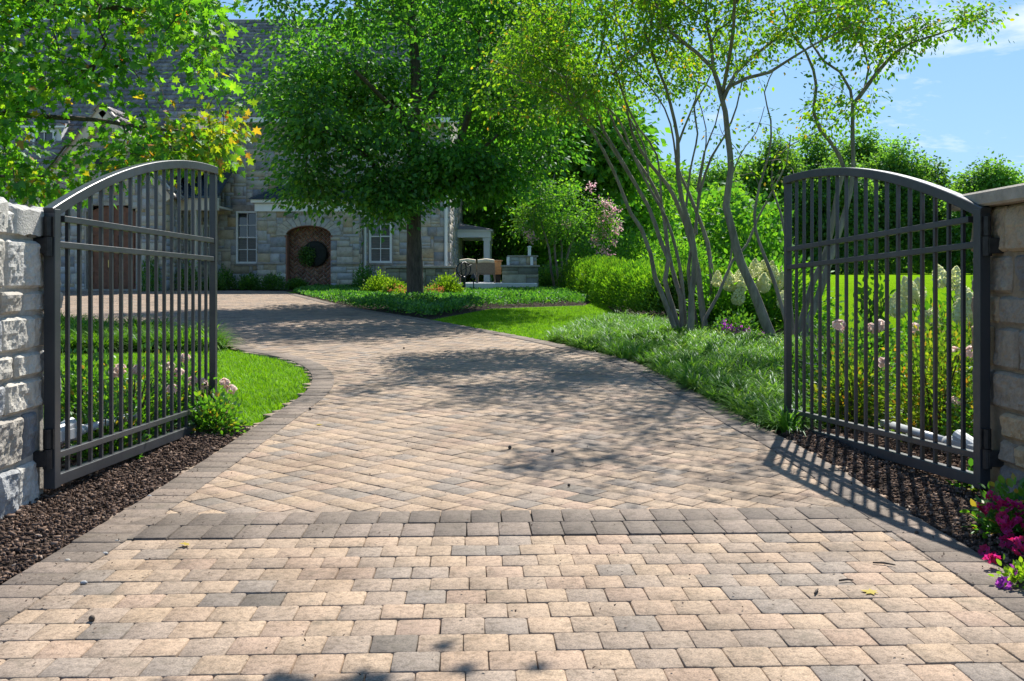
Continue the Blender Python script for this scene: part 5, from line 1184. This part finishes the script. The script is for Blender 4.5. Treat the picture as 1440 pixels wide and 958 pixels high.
def flowerhead(kind):
    """shared flower meshes around the origin"""
    if kind == 'rose':
        n = 34; v = unit(rs.normal(0, 1, (n, 3)) + np.array([0, 0, .55])); return v * np.array([.036, .036, .026]) + np.array([0, 0, .026]), v, rs.uniform(.030, .044, n)
    if kind == 'trumpet':
        P, ax, s = [], [], []
        for i in range(7): a = 6.283 * i / 7; P.append((.019 * math.cos(a), .019 * math.sin(a), .012)); ax.append((-.45 * math.cos(a), -.45 * math.sin(a), 1)); s.append(.032)
        return np.array(P), np.array(ax), np.array(s)
    n = 520; h = rs.uniform(0, 1, n) ** 1.2; a = rs.uniform(0, 6.28, n); r_ = .085 * (1 - .9 * h ** 3.2) * (.55 + .45 * np.minimum(1, h * 7)) * rs.uniform(.82, 1.04, n) * (1 + .16 * np.sin(a * 3 + h * 17) * np.sin(h * 23 + a))
    return np.stack([r_ * np.cos(a), r_ * np.sin(a), h * .25], 1), np.stack([np.cos(a), np.sin(a), -.2 + h], 1), rs.uniform(.024, .034, n)
FM = {}
def fmesh(kind, mat):
    if (kind, mat) not in FM:
        P, ax, s = flowerhead(kind); n = len(P); nr_ = unit(np.array(ax, float) + rs.normal(0, .25, (n, 3)))
        axis = rs.normal(0, 1, (n, 3)); axis = unit(axis - nr_ * (axis * nr_).sum(1)[:, None]); sd = np.cross(axis, nr_)
        TV = np.stack([P + s[:, None] * (sd * t[0] * 1.6 + axis * (t[1] - .5) + nr_ * t[2] * 2) for t in RHOMB[0]], 1)
        F = RHOMB[1]; counts = np.tile([3, 3], n); idx = np.concatenate([np.array(f) for f in F])[None, :] + (np.arange(n) * 4)[:, None]
        me = np_mesh('blossom', TV.reshape(-1, 3), counts, idx, np.repeat(rs.uniform(0, 1, n), 2)); me.materials.append(M[mat]); FM[(kind, mat)] = me
    return FM[(kind, mat)]
def put_flower(parent, kind, mat, p, sc=1.0, name='blossom', tilt=.5):
    o = bpy.data.objects.new(name, fmesh(kind, mat)); COL.objects.link(o); o.parent = parent; o.location = Vector(p) - root_loc(parent)
    o.rotation_euler = (rs.uniform(-tilt, tilt), rs.uniform(-tilt, tilt), rs.uniform(0, 6.28)); o.scale = (sc, sc, sc); return o
def stalk(parent, a, b, w=.006):
    m = MB(); a, b = Vector(a), Vector(b); m.tube([a, (a + b) / 2 + Vector((.02, 0, .02)), b], [w, w * .8, w * .6], 5); m.build('stem', M['lf_hyd'], parent)

# roses behind the left gate
rose_l = [(-3.55, 6.7, .30, .50, 'rose bush by the left pier with one blush flower', [(140, 655)]), (-3.25, 7.5, .36, .62, 'rose bush behind the left gate with red tinged new shoots', [(243, 362 + 190)] ), (-2.85, 7.35, .34, .60, 'rose bush behind the middle of the left gate, blush flowers on top', [(170, 524), (195, 525), (160, 530)]), (-2.72, 6.55, .26, .42, 'low rose bush in front of the silver arm opener', []), (-2.75, 7.95, .33, .58, 'rose bush behind the free half of the left gate with pale blooms', [(240, 520), (253, 528), (262, 508), (272, 540), (283, 543)]), (-2.55, 8.05, .22, .40, 'rose bush past the free end of the left gate with open pink blooms', [(314, 543), (326, 552), (317, 585), (288, 552)]), (-4.3, 7.2, .35, .6, 'rose bush partly behind the left pier', []), (-2.32, 7.55, .22, .30, 'small rose bush at the mulch edge under the left gate', [])]
for X, Y, rx, h, lb, fl in rose_l:
    t = shrub('rose_bush', lb, 'rose bush', X, Y, rx, h, int(2300 * rx * 2.6), .042, 'lf_rose', 'roses behind the left gate', OVAL, stems=8, lump=.4)
    for (px, py) in fl:
        if py < 640 and py > 500: Yf = Y - rx * .7; p = P3(px, py, Yf); put_flower(t, 'rose', 'pale_pink', p, 1.05)
        else: put_flower(t, 'rose', 'pale_pink', (X + .1, Y - rx * .8, h * .7), 1.0)
# right gate planting: golden roses / spirea
rose_r = [(3.15, 7.3, .42, .85, 'lf_spirea', 'golden leaved bush with orange shoots behind the middle of the right gate', [(1340, 572), (1180, 463)]), (2.95, 8.4, .40, .80, 'lf_rose', 'rose bush with peach flowers behind the right gate', [(1226, 466), (1239, 461), (1235, 466), (1288, 466)]), (3.6, 7.9, .45, .85, 'lf_spirea', 'tall golden bush with pale pink flowers near the brown pier', [(1341, 500), (1360, 500), (1366, 498)]), (3.45, 6.7, .40, .72, 'lf_rose', 'green rose bush low beside the brown pier', [(1366, 502)]), (3.0, 9.2, .38, .75, 'lf_shrub', 'dark green bush behind the free end of the right gate', [(1184, 468)]), (3.75, 9.0, .45, .80, 'lf_rose', 'rose bush behind the golden bushes with one white flower', [(1240, 515), (1330, 505)]), (4.3, 7.4, .42, .85, 'lf_spirea', 'golden bush behind the brown pier', []), (2.75, 7.9, .28, .52, 'lf_spirea', 'small golden bush behind the lower bars of the right gate', [(1240, 515)])]
for X, Y, rx, h, mt_, lb, fl in rose_r:
    t = shrub('flowering_bush', lb, 'bush', X, Y, rx, h, int(3600 * rx * 2.2), .040, mt_, 'bushes behind the right gate', OVAL, stems=8, lump=.4)
    for (px, py) in fl: put_flower(t, 'rose', 'pale_pink', P3(px, py, Y - rx * .9), 1.15)
# hydrangeas
def hydrangea(label, X, Y, rx, h, n, heads, sc=1.0, size=.11):
    t = shrub('hydrangea', label, 'hydrangea', X, Y, rx, h, n, size, 'lf_hyd', 'white hydrangeas right of the drive', OVAL, stems=10, lump=.35, droop=.5)
    for (px, py, dy) in heads:
        p = P3(px, py, Y + dy); o = put_flower(t, 'panicle', 'cream_petal', p - Vector((0, 0, .16 * sc)), sc * .98 * rs.uniform(.85, 1.15), 'flower_head', .35)
        stalk(t, (p.x + (X - p.x) * .3, p.y, p.z - .5), p - Vector((0, 0, .1)), .007)
hydrangea('hydrangea with cream cones behind the leaning crape trunk', 4.55, 17.6, .95, 1.25, 4200, [(1062, 372, -.6), (1073, 372, -.4), (1084, 372, -.5), (1090, 380, -.8), (1068, 388, -.9), (1075, 392, -.9), (1098, 392, -.7), (1100, 378, -.3)], 1.35)
hydrangea('hydrangea with cream cones between the crape clump and leaning trunk', 3.75, 17.2, .75, 1.0, 3200, [(1008, 386, -.5), (1027, 392, -.6), (1038, 384, -.4), (1036, 411, -.8), (1040, 394, -.7), (1100, 416, -.8)], 1.25)
hydrangea('hydrangea with cream cones left of the brown pier beyond the roses', 4.55, 10.6, .42, .95, 900, [(1283, 400, -.4), (1289, 406, -.3), (1276, 404, -.2), (1268, 424, -.5), (1306, 436, -.5), (1292, 446, -.5), (1318, 443, -.4)], .95, .09)
hydrangea('tallest hydrangea with cream cones near the brown pier', 4.75, 10.0, .42, 1.1, 900, [(1326, 380, -.3), (1340, 385, -.2), (1362, 412, -.4), (1358, 428, -.4), (1372, 436, -.3), (1350, 432, -.5), (1378, 420, -.2)], 1.0, .09)
hydrangea('hydrangea with green shoots behind the middle bars of the right gate', 3.98, 10.8, .22, 1.15, 520, [(1262, 428, -.4)], .8, .09)
# magenta petunias at the lower right and purple flowers
def petunia(label, X, Y, rx, h, n, pts, mat, leafm='lf_rose'):
    t = shrub('petunia', label, 'flowers', X, Y, rx, h, n, .05 if rx > .09 else .03, leafm, 'petunias at the foot of the brown pier', OVAL, stems=8, lump=.4, z0=g(Y) + .02)
    for (px, py, Yf) in pts:
        for q in range(2): put_flower(t, 'trumpet', mat, P3(px, py, Yf) + Vector((0, 0, .03 if rx < .09 else 0)) + Vector(rs.normal(0, .016, 3).tolist()) * q, rs.uniform(.75, 1.05), 'blossom', 1.1)
    return t
petunia('crimson petunia plant spilling onto the mulch by the brown pier', 2.42, 4.66, .20, .20, 800, [(1392, 714, 4.6), (1402, 706, 4.6), (1410, 712, 4.55), (1420, 709, 4.5), (1430, 712, 4.5), (1405, 738, 4.4), (1412, 732, 4.45), (1422, 741, 4.4), (1431, 735, 4.4), (1437, 744, 4.4), (1416, 764, 4.35), (1423, 769, 4.35), (1396, 784, 4.3), (1378, 716, 4.7), (1434, 726, 4.5)], 'magenta')
petunia('second crimson petunia plant nearest the right picture edge', 2.40, 4.22, .14, .15, 500, [(1398, 786, 4.15), (1394, 790, 4.15), (1432, 772, 4.1), (1438, 764, 4.1)], 'magenta')
petunia('single purple petunia low at the right edge of the apron', 2.03, 3.92, .07, .07, 150, [(1410, 832, 3.9), (1414, 835, 3.88), (1437, 822, 3.95)], 'purple', 'lf_lime')
t = petunia('pink petunia between the right gate post and the pier', 2.68, 5.62, .10, .10, 220, [(1394, 660, 5.6), (1399, 662, 5.6), (1404, 661, 5.6)], 'purple')
t = shrub('phlox', 'magenta phlox flowering at the foot of the crape stems', 'flowers', HX(1035, 15.6), 15.6, .38, .42, 900, .06, 'lf_shrub', None, OVAL, stems=8)
blossoms(t, [P3(x, y, 15.3) for x, y in ((1018, 459), (1022, 462), (1027, 467), (1035, 466), (1040, 464), (1043, 470), (1037, 474), (1026, 470), (1048, 468), (1073, 472))], 'purple', 26, .045, .045)
t = shrub('salvia', 'lilac salvia behind the free end of the right gate', 'flowers', 3.15, 10.2, .45, .5, 1100, .06, 'lf_shrub', None, RHOMB, stems=8)
blossoms(t, [P3(x, y, 9.9) for x, y in ((1150, 497), (1146, 505), (1156, 500), (1198, 512), (1203, 516), (1160, 530), (1170, 545), (1142, 520), (1178, 520))], 'lilac', 22, .035, .03, tall=2.2)
# hedge: long clipped yew, its outline uneven
def hedge(label, line, rad, h, n, size, name='hedge'):
    P0 = [Vector((x, y, 0)) for x, y in line]; t = thing(name, label, 'hedge', (P0[0].x, P0[0].y, g(P0[0].y)))
    seg = [(a, b, (b - a).length) for a, b in zip(P0, P0[1:])]; tot = sum(s[2] for s in seg)
    s = rs.uniform(0, tot, n); X = np.zeros(n); Y = np.zeros(n); acc = 0
    for a, b, L in seg:
        m = (s >= acc) & (s < acc + L); q = (s[m] - acc) / L; X[m] = a.x + (b.x - a.x) * q; Y[m] = a.y + (b.y - a.y) * q; acc += L
    th = rs.uniform(-.15, math.pi + .15, n); q = rs.uniform(0, 1, n) ** .28
    lump = np.array([1 + .16 * n3((x * .9, y * .9, a * 1.3)) + .12 * n3((x * 3, y * 3, a * 3)) for x, y, a in zip(X, Y, th)])
    ox, oz = np.sign(np.cos(th)) * np.abs(np.cos(th)) ** .7 * rad * q * lump, np.abs(np.sin(th)) ** .7 * h * q * lump
    nx_, ny_ = .94, .34
    P = np.stack([X + ox * nx_, Y + ox * ny_, gv(Y) + .04 + oz], 1)
    ax = np.stack([np.cos(th) * nx_, np.cos(th) * ny_, np.sin(th) + .7], 1)
    leafmesh('foliage', P, size, M['lf_hedge'], t, RHOMB, ax, -.2, .2, None, .8)
    m = MB()
    for k in range(int(tot / .7)):
        i = rs.randint(0, n); m.tube([(X[i], Y[i], g(Y[i]) - .05), (X[i] + rs.normal(0, .2), Y[i] + rs.normal(0, .2), g(Y[i]) + h * .8)], [.03, .01], 5)
    m.build('stem', M['twig'], t)
hl = [(at(px, py)[0] + .75, at(px, py)[1] + .5) for px, py in ((800, 411), (824, 421), (845, 431), (870, 441), (905, 447))]
hedge('long feathery green hedge curving back beside the grass path', hl, .85, 1.05, 42000, .085)
hedge('darker hedge end behind the crape myrtle stems', [(HX(930, 22), 22), (HX(985, 21.5), 21.5), (HX(1050, 21), 21)], .7, .95, 16000, .085)
shrub('clipped_bush', 'small rounded dark bush at the far end of the grass path', 'bush', HX(806, 34), 34, .55, 1.1, 2600, .09, 'lf_hedge')
shrub('clipped_bush', 'dark bush in front of the dark tree trunk behind the kitchen', 'bush', HX(775, 36), 36, .9, .8, 2600, .1, 'lf_shrub')
shrub('clipped_bush', 'dark bush filling the gap behind the hedge and pink crape myrtle', 'bush', HX(840, 38), 38, 1.3, 2.2, 4200, .14, 'lf_back')
shrub('clipped_bush', 'dark bush behind the hedge below the rounded tree', 'bush', HX(890, 40), 40, 1.6, 2.3, 4600, .15, 'lf_back')
shrub('clipped_bush', 'bush behind the hydrangeas at the lawn edge', 'bush', HX(955, 36), 36, 1.5, 2.0, 4200, .14, 'lf_back')
shrub('clipped_bush', 'tall bush behind the white pavilion column', 'bush', HX(702, 46), 46, 1.6, 3.0, 4200, .16, 'lf_back')
shrub('clipped_bush', 'dark bush seen through the open pavilion', 'bush', HX(655, 47), 47, 2.0, 2.8, 4200, .16, 'lf_shrub')
# foundation shrubs
for px, Y, rx, h, mat, lb in ((315, 34.6, .45, .75, 'lf_shrub', 'round shrub against the house left of the white window'), (350, 34.2, .42, .5, 'lf_shrub', 'low shrub under the white window'), (383, 34.0, .48, .55, 'lf_shrub', 'spreading shrub left of the brick niche'), (302, 33.7, .40, .5, 'lf_shrub', 'small shrub at the drive edge behind the free end of the left gate'), (266, 34.0, .45, .95, 'lf_back', 'upright shrub by the porch column'), (418, 34.4, .35, .32, 'lf_shrub', 'low tuft under the brick niche'), (512, 33.2, .45, .85, 'lf_oak', 'dark shrub at the corner of the stone bay'), (211, 32.6, .35, 1.2, 'lf_oak', 'dark upright shrub right of the wooden door')):
    shrub('foundation_shrub', lb, 'shrub', HX(px, Y), Y, rx, h, 1700, .075, mat, 'shrubs along the house front')
for px, Y, rx, h, lb in ((535, 30.5, .52, .62, 'bright lime shrub below the window beside the shade tree'), (556, 29.5, .4, .45, 'small lime shrub left of the shade tree trunk'), (628, 29.8, .50, .60, 'bright lime shrub between shade tree trunk and patio')):
    shrub('lime_shrub', lb, 'shrub', HX(px, Y), Y, rx, h, 1900, .085, 'lf_lime', 'lime shrubs under the shade tree', spiky=.2)
for px, Y, lb in ((566, 27.5, 'orange flowers left of the shade tree trunk'), (603, 27.2, 'orange flowers right of the shade tree trunk')):
    t = shrub('begonia', lb, 'flowers', HX(px, Y), Y, .42, .30, 700, .06, 'lf_lime', 'orange flowers round the shade tree')
    blossoms(t, [(HX(px, Y) + rs.uniform(-.4, .4), Y - .25 + rs.uniform(-.2, .2), g(Y) + .28 + rs.uniform(0, .08)) for _ in range(9)], 'orange_petal', 14, .05, .05)
t = pl
P = np.array((HX(430, BY), BY + .18, HZ(360, BY))) + unit(rs.normal(0, 1, (900, 3))) * (rs.uniform(0, 1, (900, 1)) ** .5) * np.array([.33, .22, .38]); leafmesh('foliage', P, .085, M['lf_shrub'], t, RHOMB)
# ground cover under the shade tree
def cover(poly, n, h, size, label, nm='ground_cover'):
    X, Y = scatter(poly, n); hh = np.interp(Y, [24, 28.5], [1, .38]) * np.array([max(.15, .62 + .55 * n3((x * .8, y * .8, 3)) + .35 * n3((x * 2.6, y * 2.6, 9))) for x, y in zip(X, Y)])
    q = rs.uniform(0, 1, n) ** .5; P = np.stack([X, Y, gv(Y) + .02 + hh * h * q], 1)
    ax = rs.normal(0, .8, (n, 3)); ax[:, 2] = np.abs(ax[:, 2]) + .4
    o = leafmesh(nm, P, size, M['lf_cover'], None, RHOMB, ax, .2, .5, None, .8); tag(o, label, 'ground cover', kind='stuff')
cov = [at(412, 413), at(500, 436), at(600, 450.5), at(640, 442.5), at(690, 433), at(760, 431), at(820, 429), at(828, 424), at(818, 417), at(790, 409.5), at(700, 406), at(640, 404), at(560, 401), at(480, 401)]
cover(cov, 90000, .37, .085, 'dark leafy ground cover filling the round bed under the shade tree')

# ------------------------------------------------------------------ litter on the paving
def litter_leaf(px, py, label, mat, size=.10):
    x, y = at(px, py); t = np.array([(x, y, g(y) + PT + .006)])
    o = leafmesh('fallen_leaf', t, size, M[mat], None, LOBED, np.array([[rs.normal(), rs.normal(), .25]]), .0, 4.0, [rs.uniform(.2, .8)])
    me = o.data; c = Vector(t[0]); me.transform(Matrix.Translation(-c)); me.transform(Matrix.Diagonal((1, 1, .22, 1))); o.location = c; tag(o, label, 'leaf')
M['dry_leaf'] = leafmat('dry_leaf', [(0, (.30, .22, .04)), (1, (.45, .36, .06))], .2, (1, 1, 1), .03, 0)
M['brown_leaf'] = leafmat('brown_leaf', [(0, (.20, .11, .04)), (1, (.32, .19, .07))], .2, (1, 1, 1), .03, 0)
litter_leaf(268, 778, 'yellow fallen leaf on the pavers near the left mulch edge', 'dry_leaf', .09)
litter_leaf(638, 743, 'brown curled leaf lying on the dark paver band', 'brown_leaf', .08)
litter_leaf(1236, 848, 'yellow star shaped fallen leaf on the right of the apron', 'dry_leaf', .085)
litter_leaf(444, 604, 'small yellow leaf on the drive near the lawn curve', 'dry_leaf', .06)
litter_leaf(1180, 756, 'small brown leaf by the end of the dark paver band', 'brown_leaf', .05)
litter_leaf(165, 652, 'dry leaf caught under the left gate', 'brown_leaf', .09)
def pod(px, py, label, s=.009):
    x, y = at(px, py); m = MB(); m.lathe((x, y, g(y) + PT), [(.001, 0), (s * .8, s * .3), (s, s), (s * .7, s * 1.7), (.002, s * 2.0)], 8)
    o = m.build('seed_pod', M['twig'], None, True); c = Vector((x, y, g(y) + PT)); o.data.transform(Matrix.Translation(-c)); o.location = c; tag(o, label, 'seed pod')
pod(800, 692, 'brown seed pod at mid drive before the dark band'); pod(717, 638, 'small seed pod in the dappled shade edge', .013); pod(436, 582, 'seed pod near the edging by the lawn', .013); pod(129, 887, 'green brown seed pod at lower left of the apron', .012); pod(1289, 762, 'seed pod at the right edging', .011); pod(568, 494, 'tiny dark seed pod far up the sunlit drive', .014); pod(777, 643, 'tiny seed pod right of the drive centre', .012)
def twig(px, py, ang, L, label):
    x, y = at(px, py); z = g(y) + PT + .008; m = MB(); d = Vector((math.cos(ang), math.sin(ang), 0)); c = Vector((x, y, z))
    m.tube([c - d * L / 2, c + Vector((.004, .006, .002)), c + d * L / 2], [.004, .005, .003], 6); o = m.build('twig', M['twig'], None, True); o.data.transform(Matrix.Translation(-c)); o.location = c; tag(o, label, 'twig')
twig(1148, 846, 1.1, .07, 'bent twig on the apron left of the yellow star leaf'); twig(1190, 830, .1, .06, 'short twig on the apron above the yellow star leaf'); twig(1243, 806, -.4, .09, 'thin twig near the right end of the apron')
n = 900; X, Y = scatter([(LX + .05, 2.5), (RX - .05, 2.5), (RX - .05, 8.5), (LX + .05, 8.5)], n); e = rs.uniform(0, 1, n) < .45
X = np.where(e, np.where(rs.uniform(0, 1, n) < .5, LX + np.abs(rs.normal(0, .22, n)) + .02, RX - np.abs(rs.normal(0, .22, n)) - .02), X)
o = leafmesh('leaf_litter', np.stack([X, Y, gv(Y) + PT + .008], 1), .014, M['chip'], None, RHOMB, np.stack([rs.normal(0, 1, n), rs.normal(0, 1, n), rs.uniform(.3, .5, n)], 1), .0, 3.0, rs.beta(1.2, 1.6, n)); tag(o, 'fine brown crumbs and bark bits strewn over the paving', 'litter', kind='stuff')
mbw = [(118, 832), (148, 790), (165, 772), (210, 707), (128, 742), (95, 800), (65, 812), (322, 612), (310, 600), (178, 716)]
for i, (px, py) in enumerate(mbw[:6]):
    x, y = at(px, py); m = MB(); m.lathe((x, y, g(y) + .03), [(.001, 0), (.010, .003), (.012, .008), (.007, .014), (.001, .015)], 7, rs.uniform(0, 1))
    o = m.build('pebble', M['pier_cool'], None, True); c = Vector((x, y, g(y) + .03)); o.data.transform(Matrix.Translation(-c)); o.location = c; o.scale = (1.3, .9, .9)
    tag(o, 'small pale pebble lying on the left mulch bed', 'pebble', 'pale pebbles on the left mulch')

# ------------------------------------------------------------------ light, sky, camera
SUN_EL, SUN_AZ = R(50), R(20)              # azimuth to the right of straight ahead
sd = Vector((math.sin(SUN_AZ) * math.cos(SUN_EL), math.cos(SUN_AZ) * math.cos(SUN_EL), math.sin(SUN_EL)))
L = bpy.data.lights.new('sun', 'SUN'); L.energy = 3.8; L.angle = R(.53); L.color = (1, .955, .88)
so = bpy.data.objects.new('sun', L); COL.objects.link(so); so.rotation_euler = sd.to_track_quat('Z', 'Y').to_euler(); so.location = sd * 60
W = bpy.data.worlds.new('World'); SC.world = W; W.use_nodes = True; nt = W.node_tree; nt.nodes.clear()
N_ = nt.nodes.new; LK = nt.links.new
sky = N_('ShaderNodeTexSky'); sky.sky_type = 'NISHITA'; sky.sun_disc = False; sky.sun_elevation = SUN_EL; sky.sun_rotation = SUN_AZ; sky.air_density = 1.0; sky.dust_density = 0.25; sky.ozone_density = 1.6
tc = N_('ShaderNodeTexCoord'); sep = N_('ShaderNodeSeparateXYZ'); LK(tc.outputs['Generated'], sep.inputs[0])
dv = N_('ShaderNodeMath'); dv.operation = 'ADD'; LK(sep.outputs[2], dv.inputs[0]); dv.inputs[1].default_value = .10
def mth(op, a, b):
    m = N_('ShaderNodeMath'); m.operation = op
    for i, v in enumerate((a, b)):
        if isinstance(v, (int, float)): m.inputs[i].default_value = v
        else: LK(v, m.inputs[i])
    return m.outputs[0]
cx_, cy_ = mth('DIVIDE', sep.outputs[0], dv.outputs[0]), mth('DIVIDE', sep.outputs[1], dv.outputs[0])
cmb = N_('ShaderNodeCombineXYZ'); LK(cx_, cmb.inputs[0]); LK(cy_, cmb.inputs[1])
nz1 = N_('ShaderNodeTexNoise'); nz1.inputs['Scale'].default_value = 1.15; nz1.inputs['Detail'].default_value = 8; nz1.inputs['Roughness'].default_value = .62; nz1.inputs['Distortion'].default_value = .3; LK(cmb.outputs[0], nz1.inputs['Vector'])
rp = N_('ShaderNodeValToRGB'); rp.color_ramp.elements[0].position = .56; rp.color_ramp.elements[1].position = .72; LK(nz1.outputs['Fac'], rp.inputs[0])
mx = N_('ShaderNodeMix'); mx.data_type = 'RGBA'; LK(mth('MULTIPLY', rp.outputs[0], .85), mx.inputs[0]); 
tn = N_('ShaderNodeMix'); tn.data_type = 'RGBA'; tn.blend_type = 'MULTIPLY'; tn.inputs[0].default_value = 1; 
def vm(op, a, b):
    m = N_('ShaderNodeVectorMath'); m.operation = op
    for i, v in enumerate((a, b)):
        if isinstance(v, tuple): m.inputs[i].default_value = v
        else: LK(v, m.inputs[i])
    return m.outputs[0]
soft = vm('DIVIDE', sky.outputs[0], vm('ADD', vm('MULTIPLY', sky.outputs[0], (.2, .2, .2)), (1, 1, 1)))     # soft shoulder on the bright horizon
LK(soft, tn.inputs[6]); tn.inputs[7].default_value = (.44, .65, .91, 1)
LK(tn.outputs[2], mx.inputs[6]); mx.inputs[7].default_value = (3.2, 3.3, 3.4, 1)
bg = N_('ShaderNodeBackground'); bg.inputs['Strength'].default_value = .15; LK(mx.outputs[2], bg.inputs[0])
ow = N_('ShaderNodeOutputWorld'); LK(bg.outputs[0], ow.inputs[0])

cam = bpy.data.cameras.new('camera'); cam.sensor_width = 36; cam.lens = 36 * FPX / 1440; cam.clip_end = 2000; cam.clip_start = .05
cam.shift_y = (HOR - 479) / 1440; cam.shift_x = 0
co = bpy.data.objects.new('camera', cam); COL.objects.link(co); co.location = (0, 0, EYE); co.rotation_euler = (R(90), 0, 0); SC.camera = co
vs = SC.view_settings; vs.view_transform = 'Standard'; vs.look = 'None'; vs.gamma = 1; vs.use_curve_mapping = False; vs.exposure = 1.36
SC.render.resolution_x = 1024; SC.render.resolution_y = 681
SC.cycles.max_bounces = 8; SC.cycles.diffuse_bounces = 6; SC.cycles.transmission_bounces = 4; SC.cycles.glossy_bounces = 2
SC.cycles.use_denoising = True
